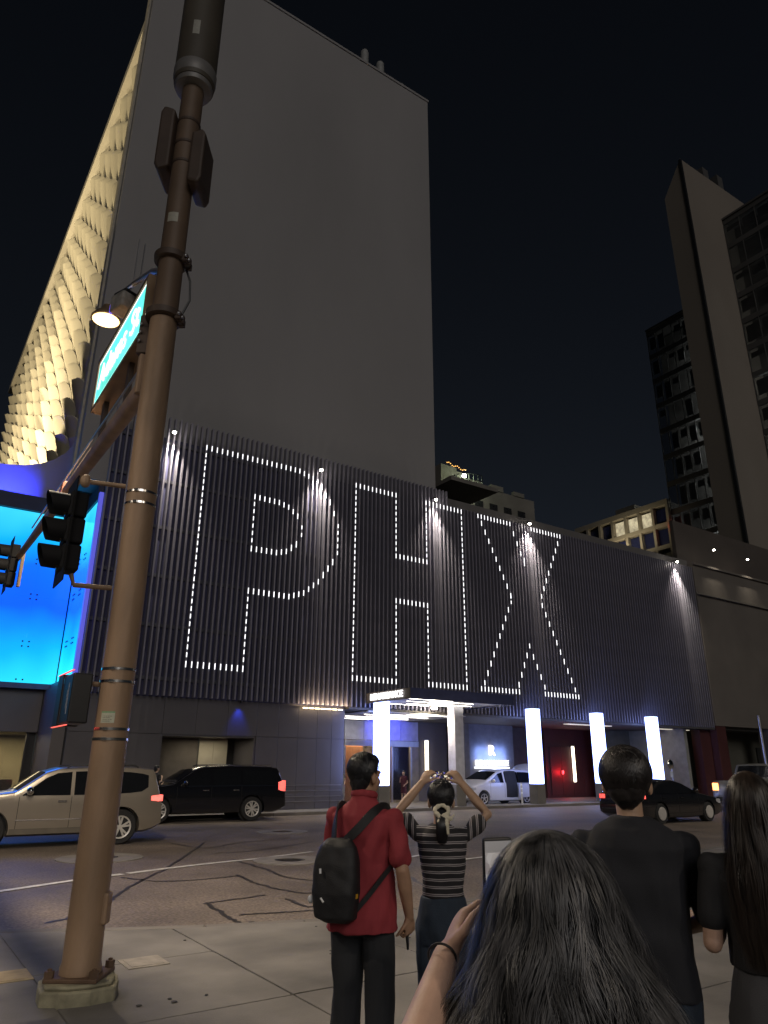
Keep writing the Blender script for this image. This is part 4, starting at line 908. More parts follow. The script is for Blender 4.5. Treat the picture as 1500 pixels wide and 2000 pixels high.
def car(name, label, cat_, loc, rz, s, paint, group=None):
    """front at local +X; s: L W H wb fo R clr belt prof windows doors"""
    L, W, H = s['L'], s['W'], s['H']; belt = s['belt']; roofr = s.get('roofr', .78)
    root = thing(name, label, cat_, loc, group, rz)
    prof = s['prof']; zlo = s['clr']; fl = s.get('flat', .12)
    def hw(xf, z):
        fx = 1 - fl * max(0, 1 - xf / .75) ** 2 - s.get('flr', .07) * max(0, 1 - (L - xf) / .6) ** 2
        zm = .62 * belt
        if z <= belt: fz = 1 - .06 * ((z - zm) / zm) ** 2 * (1.6 if z < zm else 1)
        else: fz = (1 - .06 * ((belt - zm) / zm) ** 2) * (1 - (1 - roofr) * (z - belt) / (H - belt))
        return W / 2 * fx * fz
    def zt(xf): return interp(prof, xf)
    st = sorted(set([0.0, .03, .08, .16] + [p[0] for p in prof] + [L * k / 48 for k in range(49)] + [L - .03, L - .08, L]))
    mb = MB(); rings = []
    for xf in st:
        t = zt(xf); e = min(xf, L - xf); zb = zlo + .16 * max(0, 1 - e / .5) ** 2
        ring = [(0, zb), (hw(xf, zb + .05) * .86, zb)]
        for v in range(12):
            z = zb + .05 + (t - .07 - zb - .05) * v / 11; ring.append((hw(xf, z), z))
        he = hw(xf, t - .07)
        ring += [(he - .018, t - .035), (he - .06, t - .012), (he * .7, t), (he * .35, t + .012), (0, t + .015)]
        rings.append(ring)
    n = len(rings[0]); full = []
    for xf, ring in zip(st, rings):
        pts = [(L / 2 - xf, y, z) for y, z in ring] + [(L / 2 - xf, -y, z) for y, z in ring[-2:0:-1]]
        full.append(pts)
    m_ = len(full[0]); vs = [p for r in full for p in r]
    fs = [(i * m_ + k, i * m_ + (k + 1) % m_, (i + 1) * m_ + (k + 1) % m_, (i + 1) * m_ + k) for i in range(len(full) - 1) for k in range(m_)]
    fs += [tuple(range(m_ - 1, -1, -1)), tuple((len(full) - 1) * m_ + k for k in range(m_))]
    mb.add(vs, fs)
    tmp = obj('body', mb, paint)
    wx = [L / 2 - s['fo'], L / 2 - s['fo'] - s['wb']]; R = s['R']
    cut = MB()
    for x in wx:
        for sd_ in (-1, 1): cut.lathe([(R * 1.16, min(sd_ * (W / 2 - .30), sd_ * (W / 2 + .2))), (R * 1.16, max(sd_ * (W / 2 - .30), sd_ * (W / 2 + .2)))], (x, 0, R * 1.02), axis='y', seg=28)
    co = obj('cut', cut, m_clad); bo = tmp.modifiers.new('b', 'BOOLEAN'); bo.object = co; bo.operation = 'DIFFERENCE'; bo.solver = 'EXACT'
    me = evaluated(tmp); bpy.data.objects.remove(tmp); bpy.data.objects.remove(co)
    me.materials.clear(); me.materials.append(paint)
    me.polygons.foreach_set('material_index', [0] * len(me.polygons)); me.polygons.foreach_set('use_smooth', [True] * len(me.polygons)); me.set_sharp_from_angle(angle=RAD(32)); me.name = 'body'
    body = link('body', me, root)
    # wheels
    for x in wx:
        for sd_ in (-1, 1):
            y = sd_ * (W / 2 - .125)
            wt = obj('wheel', MB().lathe([(R * .62, -.10), (R * .93, -.115), (R, -.085), (R, .085), (R * .93, .115), (R * .62, .10)], (x, y, R), axis='y', seg=32), m_tyre, root, smooth=50)
            rim = MB(); yo = y + sd_ * .108
            rim.lathe([(R * .64, yo - .03), (R * .66, yo + sd_ * .022), (R * .58, yo + sd_ * .012), (R * .57, yo - .04)], (x, 0, R), axis='y', seg=28)
            rim.lathe([(0, yo + sd_ * .012), (R * .13, yo + sd_ * .01), (R * .14, yo - .03)], (x, 0, R), axis='y', seg=14)
            ns = s.get('spokes', 6)
            for k in range(ns):
                for da in ((-.13, .13) if s.get('twin', 1) else (0,)):
                    a = 2 * math.pi * k / ns + .3; d1 = Vector((math.cos(a + da * 1.5), 0, math.sin(a + da * 1.5))); d0 = Vector((math.cos(a + da * .3), 0, math.sin(a + da * .3)))
                    c0, c1 = Vector((x, yo - sd_ * .005, R)) + d0 * R * .08, Vector((x, yo - sd_ * .0, R)) + d1 * R * .60
                    ax = (c1 - c0) / 2; sd2 = ax.normalized().cross(Vector((0, 1, 0))) * R * .055
                    rim.obox((c0 + c1) / 2, ax, sd2, Vector((0, .014, 0)))
            link('rim', rim.mesh('rim', m_alloy, 40), wt)
            link('brake_disc', MB().lathe([(0, yo - sd_ * .06), (R * .5, yo - sd_ * .06), (R * .5, yo - sd_ * .05)], (x, 0, R), axis='y', seg=20).mesh('brake_disc', m_clad), wt)
            obj('arch_liner', MB().lathe([(R * 1.13, y - sd_ * .13), (R * 1.13, y - sd_ * .12), (0, y - sd_ * .12)], (x, 0, R * 1.02), axis='y', seg=24), m_clad, root)
    # side glass
    def side_patch(nm, cols, mt, off=.008, sides=(-1, 1), rows=3, par=root):
        out = []
        for sd_ in sides:
            p = MB(); vs = []
            for xf, z0, z1 in cols:
                for r in range(rows + 1):
                    z = z0 + (z1 - z0) * r / rows; vs.append((L / 2 - xf, sd_ * (hw(xf, z) + off), z))
            q = rows + 1
            fs = [(i * q + r, (i + 1) * q + r, (i + 1) * q + r + 1, i * q + r + 1) for i in range(len(cols) - 1) for r in range(rows)]
            out.append(obj(nm, p.add(vs, fs), mt, par, smooth=60))
        return out
    def top_patch(nm, x0, x1, k, mt, off=.01, nseg=6, k1=None):
        p = MB(); vs = []; k1 = k1 or k
        for i in range(nseg + 1):
            xf = x0 + (x1 - x0) * i / nseg; t = zt(xf); dz = zt(xf + .02) - zt(xf - .02); nrm = Vector((dz / .04, 0, 1)).normalized(); he = hw(xf, t - .07) * (k + (k1 - k) * i / nseg)
            for j in range(7):
                a = -1 + j / 3; vs.append(Vector((L / 2 - xf, he * a, t + .015 - .02 * a * a)) + nrm * off)
        return obj(nm, p.add(vs, [(i * 7 + j, i * 7 + j + 1, i * 7 + 8 + j, i * 7 + 7 + j) for i in range(nseg) for j in range(6)]), mt, root, smooth=60)
    for wdw in s['windows']:
        side_patch('side_window', wdw, s.get('glass', m_cglass))
    for x0, x1, k, k1 in s['glassx']: top_patch('windshield' if x0 < L / 2 else 'rear_window', x0, x1, k, m_cglass, k1=k1)
    for xf, z0, z1 in s['seams']: side_patch('door_gap', [(xf - .005, z0, z1), (xf + .005, z0, z1)], m_seam, .003, rows=6)
    for xf in s['handles']:
        for sd_ in (-1, 1): obj('door_handle', MB().box(L / 2 - xf - .1, L / 2 - xf + .1, sd_ * (hw(xf, belt - .13) + .018) - .016, sd_ * (hw(xf, belt - .13) + .018) + .016, belt - .15, belt - .115), s.get('handle', paint), root, bevel=.008)
    if 'trim' in s:
        for xa, xb, z0, z1, mt in s['trim']: side_patch('side_trim', [(xa + (xb - xa) * k / 10, z0, z1) for k in range(11)], mt, .012, rows=1)
    xm = s['mirror']
    for sd_ in (-1, 1):
        y = sd_ * (hw(xm, belt + .06) + .11)
        mr_ = obj('mirror', MB().ell((L / 2 - xm, y, belt + .10), (.09, .13, .095), 12, 8), s.get('mirror_mat', paint), root, smooth=True)
    for sd_ in (-1, 1):
        zl, hl = s['tail']; xr = L - .14
        mt = s.get('tail_mat') or emat('tail_red', (1, .05, .03), 1.6, .6, 14)
        cols = [(L - .30, zl - hl * .35, zl + hl * .35), (L - .12, zl - hl * .5, zl + hl * .5), (L - .03, zl - hl * .5, zl + hl * .5)]
        side_patch('tail_light', cols, mt, .012, (sd_,), 2)
        yy = hw(L - .02, zl); obj('tail_light', MB().box(-L / 2 - .012, -L / 2 + .05, min(sd_ * yy * .72, sd_ * yy * .97), max(sd_ * yy * .72, sd_ * yy * .97), zl - hl / 2, zl + hl / 2), mt, root, bevel=.01)
        zh = s['head']; cols = [(.05, zh - .07, zh + .07), (.2, zh - .07, zh + .09), (.42, zh, zh + .09)]
        side_patch('headlight', cols, s.get('head_mat') or mat('headlight_clear', (.5, .5, .52), .1, .2), .012, (sd_,), 2)
        obj('headlight', MB().box(L / 2 - .05, L / 2 + .012, min(sd_ * hw(.02, zh) * .6, sd_ * hw(.02, zh) * .95), max(sd_ * hw(.02, zh) * .6, sd_ * hw(.02, zh) * .95), zh - .06, zh + .07), s.get('head_mat') or mat('headlight_clear', (.5, .5, .52), .1, .2), root, bevel=.01)
    obj('grille', MB().box(L / 2 - .03, L / 2 + .014, -W * .26, W * .26, s['head'] - .2, s['head'] + .05), m_clad, root, bevel=.01)
    obj('licence_plate', MB().box(-L / 2 - .016, -L / 2 + .02, -.16, .16, s['platez'], s['platez'] + .16), m_plate, root)
    side_patch('lower_cladding', [(s['fo'] + R * 1.2 + (s['wb'] - R * 2.4) * k / 8, s['clr'] + .05, s['clr'] + .17) for k in range(9)], s.get('clad', m_clad), .012, rows=1)
    obj('rear_bumper', MB().box(-L / 2 - .02, -L / 2 + .12, -W * .42, W * .42, s['clr'] + .16, s['clr'] + .34), s.get('clad', m_clad), root, bevel=.03)
    if s.get('rails'):
        for sd_ in (-1, 1):
            x0, x1 = s['rails']; yy = sd_ * hw(x0, zt(x0) - .07) * .93
            obj('roof_rail', MB().tube([(L / 2 - x0, yy, zt(x0) + .0), (L / 2 - x0 - .1, yy, zt(x0 + .1) + .045), (L / 2 - x1 + .1, yy, zt(x1 - .1) + .045), (L / 2 - x1, yy, zt(x1))], .018, 8), s.get('rail_mat', m_clad), root, smooth=True)
    root['_L'] = L
    return root, side_patch, hw, zt, top_patch
# ---- silver SUV at the left
m_silver = mat('silver_beige_paint', (.34, .30, .25), .28, .6, .05, 1, coat=.6)
suv_s = dict(L=4.85, W=1.94, H=1.79, wb=2.93, fo=.93, R=.395, clr=.26, belt=1.14, roofr=.81, flat=.08, flr=.05, spokes=5, twin=1,
    prof=[(0, .75), (.03, 1.02), (.2, 1.11), (1.2, 1.2), (1.42, 1.23), (2.05, 1.66), (2.35, 1.75), (3.4, 1.79), (4.2, 1.77), (4.58, 1.73), (4.64, 1.64), (4.77, 1.15), (4.83, .95), (4.85, .6)],
    windows=[[(1.58, 1.14, 1.16), (1.75, 1.14, 1.29), (2.05, 1.14, 1.52), (2.3, 1.14, 1.63), (2.62, 1.14, 1.66)], [(2.70, 1.14, 1.665), (3.2, 1.145, 1.68), (3.62, 1.15, 1.67)], [(3.70, 1.16, 1.665), (4.0, 1.17, 1.655), (4.3, 1.2, 1.62), (4.46, 1.3, 1.58)]],
    glassx=[(1.46, 2.03, .90, .88), (4.65, 4.76, .84, .86)], seams=[(1.52, .4, 1.12), (2.66, .36, 1.12), (3.66, .62, 1.12)], handles=[2.46, 3.48], handle=m_chrome, mirror=1.72, mirror_mat=m_chrome,
    tail=(1.04, .15), head=.88, platez=.85, rails=(2.5, 4.2), trim=[(1.5, 3.75, .60, .63, m_chrome)], clad=mat('suv_lower', (.2, .18, .15), .4, .4))
suv, sp1, *_ = car('parked_suv', 'silver beige SUV with lit tail light partly hidden behind the brown pole', 'car', (3.95, 20.35, ZR), math.pi + RAD(-2), suv_s, m_silver)
# ---- black long SUV
m_blackp = mat('black_car_paint', (.006, .006, .008), .14, 0, .1, 1, coat=1.0)
sub_s = dict(L=5.6, W=2.04, H=1.84, wb=3.3, fo=1.02, R=.40, clr=.27, belt=1.16, roofr=.80, spokes=6, twin=1, flat=.08, flr=.05,
    prof=[(0, .8), (.03, 1.06), (.25, 1.14), (1.35, 1.22), (1.5, 1.26), (2.2, 1.70), (2.55, 1.80), (3.5, 1.84), (4.9, 1.82), (5.28, 1.78), (5.36, 1.68), (5.5, 1.2), (5.58, 1.0), (5.6, .65)],
    windows=[[(1.68, 1.17, 1.20), (1.9, 1.17, 1.36), (2.2, 1.17, 1.56), (2.45, 1.17, 1.66), (2.75, 1.17, 1.70)], [(2.84, 1.17, 1.70), (3.3, 1.17, 1.71), (3.86, 1.17, 1.70)], [(3.95, 1.18, 1.70), (4.6, 1.18, 1.69), (5.15, 1.2, 1.66), (5.28, 1.24, 1.56)]],
    glassx=[(1.55, 2.18, .92, .9), (5.37, 5.49, .86, .88)], seams=[(1.6, .42, 1.15), (2.8, .4, 1.15), (3.9, .62, 1.15)], handles=[2.6, 3.7], handle=m_chrome, mirror=1.85, tail=(1.15, .36), head=.95, platez=.9, rails=(2.6, 5.1), rail_mat=m_chrome, clad=m_blackp,
    trim=[(1.75, 5.15, 1.155, 1.17, m_chrome)])
sub, *_ = car('black_van_suv', 'long black SUV waiting in front of the garage opening', 'car', (10.05, 26.35, ZR), math.pi + RAD(-3), sub_s, m_blackp)
# ---- dark sedan at the right
m_dark = mat('charcoal_car_paint', (.008, .008, .010), .16, 0, .1, 1, coat=1.0)
sed_s = dict(L=4.85, W=1.85, H=1.45, wb=2.8, fo=.95, R=.335, clr=.17, belt=.98, roofr=.74, spokes=5, twin=0,
    prof=[(0, .55), (.05, .72), (.4, .84), (1.25, .97), (1.45, 1.0), (2.2, 1.33), (2.6, 1.43), (3.1, 1.45), (3.6, 1.38), (4.3, 1.10), (4.45, 1.07), (4.75, 1.03), (4.82, .92), (4.85, .55)],
    windows=[[(1.62, .98, 1.01), (1.9, .98, 1.13), (2.3, .98, 1.30), (2.68, .98, 1.36)], [(2.76, .98, 1.365), (3.2, .98, 1.34), (3.6, .985, 1.27), (3.95, .99, 1.12)]],
    glassx=[(1.5, 2.2, .88, .88), (3.64, 4.24, .86, .84)], seams=[(1.55, .3, .97), (2.72, .28, .97), (3.7, .6, .97)], handles=[2.5, 3.55], mirror=1.75, tail=(.88, .14), head=.68, platez=.7, clad=m_dark)
sed, *_ = car('dark_sedan', 'black sedan passing behind the man in the black shirt', 'car', (24.45, 17.7, ZR), RAD(0), sed_s, m_dark)
# ---- silver pickup
m_greyp = mat('grey_pickup_paint', (.22, .22, .20), .3, .5, .05, 1, coat=.5)
pu_s = dict(L=5.8, W=2.05, H=2.06, wb=3.6, fo=.95, R=.40, clr=.3, belt=1.22, roofr=.82, spokes=6, twin=0, flat=.06, flr=.02,
    prof=[(0, .85), (.04, 1.08), (.3, 1.15), (1.3, 1.22), (1.45, 1.26), (2.05, 1.86), (2.4, 2.02), (3.3, 2.06), (3.75, 2.02), (3.95, 1.40), (4.0, 1.32), (5.72, 1.32), (5.78, 1.2), (5.8, .65)],
    windows=[[(1.6, 1.23, 1.26), (1.85, 1.23, 1.48), (2.15, 1.23, 1.8), (2.6, 1.23, 1.9)], [(2.68, 1.23, 1.905), (3.2, 1.23, 1.91), (3.66, 1.25, 1.86)]],
    glassx=[(1.5, 2.05, .9, .9), (3.77, 3.93, .84, .86)], seams=[(1.55, .45, 1.2), (2.64, .42, 1.2), (3.72, .5, 1.25), (3.98, .5, 1.3)], handles=[2.45, 3.5], handle=m_chrome, mirror=1.75, tail=(1.06, .30), head=.98, platez=.6, tail_mat=emat('tail_orange', (1, .30, .06), 7))
pu, *_ = car('grey_pickup', 'grey pickup truck with glowing tail light at the right edge', 'truck', (35.0, 19.55, ZR), RAD(2), pu_s, m_greyp)
# ---- white minivan, sliding door and hatch open
m_whitep = mat('white_car_paint', (.62, .62, .64), .3, 0, .04, 1, coat=.6)
van_s = dict(L=4.9, W=1.95, H=1.76, wb=3.0, fo=.95, R=.345, clr=.2, belt=1.08, roofr=.8, spokes=5, twin=0,
    prof=[(0, .6), (.05, .82), (.35, .98), (1.0, 1.14), (1.15, 1.2), (2.0, 1.62), (2.4, 1.72), (3.2, 1.76), (4.3, 1.72), (4.65, 1.64), (4.8, 1.15), (4.88, .9), (4.9, .55)],
    windows=[[(1.5, 1.10, 1.22), (1.8, 1.09, 1.40), (2.05, 1.09, 1.54), (2.35, 1.09, 1.6)], [(2.46, 1.09, 1.61), (3.0, 1.09, 1.63), (3.42, 1.09, 1.62)], [(3.55, 1.09, 1.62), (4.1, 1.1, 1.6), (4.55, 1.14, 1.52)]],
    glassx=[(1.2, 2.0, .9, .9), (4.66, 4.79, .84, .86)], seams=[(1.4, .35, 1.07), (2.4, .3, 1.07), (4.05, .5, 1.07)], handles=[2.25], mirror=1.55, tail=(1.1, .4), head=.78, platez=.85, clad=m_whitep)
van, spv, hwv, ztv, tpv = car('white_minivan', 'white minivan with open side door and raised hatch in the driveway', 'van', (27.75, 30.45, ZR), math.pi, van_s, m_whitep)
spv('opening_patch', [(2.5, .38, 1.66), (2.9, .36, 1.68), (3.3, .38, 1.66)], mat('van_opening_dark', (.02, .02, .02), .9), .016, (1,), 8)  # dark patch on the body side stands for the unlit cabin
spv('sliding_door', [(3.3, .36, 1.05), (3.8, .36, 1.05), (4.3, .4, 1.05)], m_whitep, .09, (1,), 6)
spv('sliding_door_window', [(3.36, 1.09, 1.62), (3.8, 1.09, 1.61), (4.26, 1.1, 1.58)], m_cglass, .088, (1,), 3)
hb = MB(); hv = []
for i in range(7):
    t = i / 6; x = -2.1 - .95 * t; z = 1.73 + .32 * math.sin(t * 2.2) + .02
    for j in range(7): y = -.78 + 1.56 * j / 6; hv += [(x, y, z - .06 * (y / .8) ** 2)]
hb.add(hv, [(i * 7 + j, i * 7 + j + 1, i * 7 + 8 + j, i * 7 + 7 + j) for i in range(6) for j in range(6)])
hatch = obj('hatch', hb, m_whitep, van, smooth=60); md = hatch.modifiers.new('s', 'SOLIDIFY'); md.thickness = .05
# ================================================================ PEOPLE
def vnoise(q, seed):
    rg = np.random.RandomState(int(seed * 13) % 9973); d = np.zeros(len(q))
    for k in range(9):
        v = rg.normal(size=3); v *= (1.2 + .45 * k) / np.linalg.norm(v) * 2.2
        d += np.sin(q @ v + rg.uniform(0, 6.28) + 1.3 * np.sin(q @ rg.normal(size=3) * 1.5)) / (1.6 + .35 * k)
    return d * .42
def remesh(mb, vox, mt, sm=4, fold=0.0, fscale=6.0, seed=0, name='part', fz=1.0):
    me = mb.mesh('tmp', mt); o = bpy.data.objects.new('tmp', me)
    md = o.modifiers.new('r', 'REMESH'); md.mode = 'VOXEL'; md.voxel_size = vox; md.use_smooth_shade = True
    s2 = o.modifiers.new('s', 'SMOOTH'); s2.iterations = sm; s2.factor = .5
    m2 = evaluated(o); bpy.data.objects.remove(o); bpy.data.meshes.remove(me)
    m2.name = name; m2.materials.clear(); m2.materials.append(mt)
    if fold > 0:
        n = len(m2.vertices); co = np.empty(n * 3); no = np.empty(n * 3)
        m2.vertices.foreach_get('co', co); m2.vertices.foreach_get('normal', no); co = co.reshape(-1, 3); no = no.reshape(-1, 3)
        d = vnoise(co * np.array([fscale, fscale, fscale * fz]), seed)
        co += no * (d * fold)[:, None]; m2.vertices.foreach_set('co', co.ravel())
    m2.polygons.foreach_set('use_smooth', [True] * len(m2.polygons)); m2.update()
    return m2
def eloft(mb, st, seg=22, pw=2.4):
    """st: (x, y, z, rx, ry) horizontal superellipse rings, capped"""
    vs = []; n = len(st)
    for x, y, z, rx, ry in st:
        for k in range(seg):
            t = 2 * math.pi * k / seg; c, s_ = math.cos(t), math.sin(t)
            vs.append((x + rx * math.copysign(abs(c) ** (2 / pw), c), y + ry * math.copysign(abs(s_) ** (2 / pw), s_), z))
    fs = [(i * seg + k, i * seg + (k + 1) % seg, (i + 1) * seg + (k + 1) % seg, (i + 1) * seg + k) for i in range(n - 1) for k in range(seg)]
    fs += [tuple(range(seg - 1, -1, -1)), tuple((n - 1) * seg + k for k in range(seg))]
    return mb.add(vs, fs)
def limb(mb, pts, rad, seg=14):
    mb.tube(pts, list(rad), seg)
    for p, r in zip(pts, rad): mb.ell(p, (r * .98,) * 3, 12, 8)
def hand(mb, wrist, dirv, pn, side, curl=(.5, .6, .5), s=1.0, spread=.12, tcurl=.4):
    """dirv: wrist->fingers, pn: palm normal (palm side), side +1/-1: thumb side = dirv x pn * side"""
    d = Vector(dirv).normalized(); n = Vector(pn); n = (n - d * n.dot(d)).normalized(); u = d.cross(n) * side
    wv = Vector(wrist)
    pc = wv + d * .045 * s
    R_ = Matrix((u, d, n)).transposed()
    mb.ell(pc, (.040 * s, .052 * s, .016 * s), 14, 10, rot=R_)
    mb.ell(wv + d * .02 * s + u * .012 * s, (.026 * s, .035 * s, .017 * s), 12, 8, rot=R_)
    mb.ell(pc + u * .022 * s - d * .012 * s + n * .006 * s, (.018 * s, .03 * s, .016 * s), 12, 8, rot=R_)
    ln = (.072, .080, .076, .060)
    for i in range(4):
        off = (1.5 - i) * .0195 * s; base = wv + d * (.082 - (.006 if i == 3 else 0)) * s + u * off
        a = 0; p = base; pts = [wv + d * .05 * s + u * off, base]; fd = (d + u * (1.5 - i) * spread).normalized()
        L_ = ln[i] * s
        for k, fr in enumerate((.45, .31, .24)):
            a += curl[k]; q = fd * math.cos(a) + n * math.sin(a); p = p + q * L_ * fr; pts.append(p)
        limb(mb, pts, [.0095 * s, .0095 * s, .0088 * s, .008 * s, .007 * s], 10)
    tb = wv + d * .025 * s + u * .030 * s; td = (d * .75 + u * .75 + n * .25).normalized(); t1 = tb + td * .036 * s
    td2 = (d * math.cos(tcurl) + n * math.sin(tcurl) + u * .25).normalized(); t2 = t1 + td2 * .030 * s; t3 = t2 + (td2 + n * .2).normalized() * .024 * s
    limb(mb, [tb, t1, t2, t3], [.0125 * s, .011 * s, .010 * s, .008 * s], 10)
def head(mb, c, s=1.0, yaw=0, pitch=0, ear=0.0):
    Rm = Matrix.Rotation(yaw, 3, 'Z') @ Matrix.Rotation(pitch, 3, 'X'); c = Vector(c)
    def E_(p, r): mb.ell(c + Rm @ (Vector(p) * s), tuple(q * s for q in r), 18, 12, rot=Rm)
    E_((0, -.012, .028), (.074, .094, .088)); E_((0, .028, -.045), (.056, .068, .080)); E_((0, .03, -.095), (.03, .045, .028))
    E_((0, .098, -.012), (.013, .022, .024)); E_((0, .102, -.024), (.018, .014, .011)); E_((0, .085, .022), (.055, .014, .013)); E_((0, .088, -.058), (.026, .014, .010))
    for sd_ in (-1, 1):
        E_((sd_ * (.074 + ear), -.006, -.014), (.014, .022, .034)); E_((sd_ * .032, .082, .002), (.013, .010, .009)); E_((sd_ * .04, .06, -.035), (.022, .025, .028))
    return Rm
m_skin = {}
def skin(nm, c): return mat('skin_' + nm, c, .55, 0, .12, 14, .12, 120)
def ribbons(paths, wid, name, mt, axis_c=None, rs=None):
    """paths: (n, k, 3) -> flat ribbons facing away from axis_c"""
    P = np.asarray([[tuple(q) for q in p] for p in paths] if not isinstance(paths, np.ndarray) else paths, float); n, k, _ = P.shape
    def nz(a): return a / (np.linalg.norm(a, axis=2, keepdims=True) + 1e-9)
    T = nz(np.gradient(P, axis=1)); out = P - np.array(tuple(axis_c)); out[..., 2] *= .25; S = nz(np.cross(T, nz(out)))
    w_ = (wid * (1 - .75 * np.linspace(0, 1, k) ** 3) / 2)[None, :, None]
    V = np.concatenate([P - S * w_, P + S * w_], axis=1).reshape(-1, 3)
    base = (np.arange(n) * 2 * k)[:, None] + np.arange(k - 1)[None, :]
    F = np.stack([base, base + 1, base + k + 1, base + k], axis=2).reshape(-1, 4)
    me = bpy.data.meshes.new(name); nf = len(F)
    me.vertices.add(len(V)); me.vertices.foreach_set('co', V.ravel())
    me.loops.add(nf * 4); me.loops.foreach_set('vertex_index', F.ravel().astype(np.int32))
    me.polygons.add(nf); me.polygons.foreach_set('loop_start', np.arange(nf, dtype=np.int32) * 4)
    me.update(calc_edges=True); me.materials.append(mt); me.polygons.foreach_set('use_smooth', [True] * nf); me.update(); return me
def hairmat(nm, c, rough=.38, var=.5):
    m = mat('hair_' + nm, c, rough, 0, var, 26, spec=.55, detail=3, stretch=(1, 1, .35))
    m.node_tree.nodes['Principled BSDF'].inputs['Anisotropic'].default_value = .6
    return m
def joinmesh(a, b):
    bm = bmesh.new(); bm.from_mesh(a); bm.from_mesh(b); bm.to_mesh(a); bm.free(); bpy.data.meshes.remove(b); return a
def short_hair(c, Rm, s, mt, n=2600, seed=1, thick=0.0):
    rnd = random.Random(seed); c = Vector(c); cap = MB()
    def E_(p, r): cap.ell(c + Rm @ (Vector(p) * s), tuple(q * s for q in r), 20, 14, rot=Rm)
    t = thick
    E_((0, -.020, .040), (.081 + t, .098 + t, .088 + t)); E_((0, -.048, -.012), (.068 + t * .8, .062 + t, .085)); E_((0, -.055, -.05), (.055, .045, .055)); E_((.02, .01, .085), (.06, .07, .045 + t)); E_((0, .035, .082), (.058 + t, .055, .045 + t))
    me = remesh(cap, .008, mt, 3, .004, 40, seed, 'hair')
    paths = []
    while len(paths) < n:
        v = Vector((rnd.gauss(0, 1), rnd.gauss(0, 1), rnd.gauss(0, 1))).normalized()
        if v.y > .55 or v.z < -.75 or (v.y > .05 and v.z < .15): continue
        lower = v.z < 0
        p = Vector((v.x * (.081 + t), v.y * (.098 + t) - .02, v.z * (.088 + t) + .04)) if not lower else Vector((v.x * (.074 + t), v.y * (.078 + t) - .03, v.z * .085 + .03))
        dn = Vector((v.x * .35 + rnd.uniform(-.3, .3), -.25 + rnd.uniform(-.3, .3), -1 if v.z < .75 else rnd.uniform(-.3, .1)))
        dn = (dn - v * dn.dot(v)).normalized(); L_ = rnd.uniform(.025, .05) * (1 + t * 8); P = []
        for k in range(5):
            q = k / 4; P.append(c + Rm @ ((p + dn * L_ * q + v * (.004 + .010 * math.sin(q * 2.2)) - v * (L_ * q) ** 2 * 5) * s))
        paths.append(P)
    return joinmesh(me, ribbons(paths, .0028 * s, 'hs', mt, (c.x, c.y, c.z)))
def fall_hair(c, s, mt, prof, zend, n=4000, seed=1, wave=.008, freq=26, front=.62, seg=20, wid=.0024, jit=.03, clump=False):
    """prof: (z, rx, ry, yoff) fall shape below the cap, z measured from head centre"""
    rg = np.random.RandomState(seed); c = Vector(c)
    zs = np.array([p[0] for p in prof][::-1])
    pf = lambda z, i: np.interp(z, zs, [p[i] for p in prof][::-1])
    ph = rg.uniform(-math.pi, math.pi, n * 3); ph = ph[np.cos(ph - math.pi / 2) < front][:n]; n = len(ph)
    ph = ph[:, None]; lay = 1 - np.abs(rg.normal(0, .11, (n, 1))); ze = zend + rg.uniform(-.024, .12, (n, 1)); th0 = rg.uniform(0, 1.15, (n, 1))
    a1 = rg.uniform(0, 6.28, (n, 1)); a2 = rg.uniform(0, 6.28, (n, 1)); fr = freq * rg.uniform(.75, 1.3, (n, 1)); am = wave * rg.uniform(.5, 1.5, (n, 1))
    if clump:
        key = (np.floor((ph + 9) * 9) + 400 * np.floor(lay * 10)).astype(int) % 4096; tab = rg.uniform(0, 6.28, (4096, 3))
        a1 = tab[key[:, 0], 0][:, None] + rg.normal(0, .3, (n, 1)); a2 = tab[key[:, 0], 1][:, None] + rg.normal(0, .3, (n, 1)); fr = freq * (.75 + .5 * tab[key[:, 0], 2][:, None] / 6.28)
    stray = 1 + rg.uniform(0, 1, (n, 1)) ** 7 * .30
    R0 = (prof[0][1], prof[0][2], .142); dph = rg.normal(0, jit * 2, (n, 1)); q = np.linspace(0, 1, seg + 1)[None, :]; L0 = .16
    dc = q * (L0 - ze); cap = dc < L0
    th = th0 + (math.pi / 2 - th0) * np.clip(dc / L0, 0, 1); rr = np.sin(th); z = np.where(cap, R0[2] * np.cos(th), -(dc - L0))
    x = np.where(cap, R0[0] * rr * np.cos(ph), pf(z, 1) * np.cos(ph + dph * q)); y = np.where(cap, R0[1] * rr * np.sin(ph), pf(z, 2) * np.sin(ph + dph * q) + pf(z, 3) - prof[0][3])
    ml = 1 + (lay * stray - 1) * np.minimum(1, .35 + q); wv = am * np.minimum(1, q * 3)
    x = x * ml + wv * np.sin(z * fr + a1); y = y * ml + prof[0][3] + wv * np.cos(z * fr * 1.13 + a2)
    paths = np.stack([c.x + x * s, c.y + y * s, c.z + z * s], axis=2)
    core = MB(); eloft(core, [(c.x, c.y + p[3] * s, c.z + p[0] * s, p[1] * s * .84, p[2] * s * .84) for p in prof if p[0] > zend * .8][::-1], 20, 2.0)
    core.ell(c + Vector((0, prof[0][3], 0)) * s, (prof[0][1] * s * .95, prof[0][2] * s * .95, .135 * s), 18, 12)
    me = remesh(core, .012, mt, 3, .006, 22, seed, 'hair')
    return joinmesh(me, ribbons(paths, wid * s, 'hs', mt, (c.x, c.y, c.z - .1)))
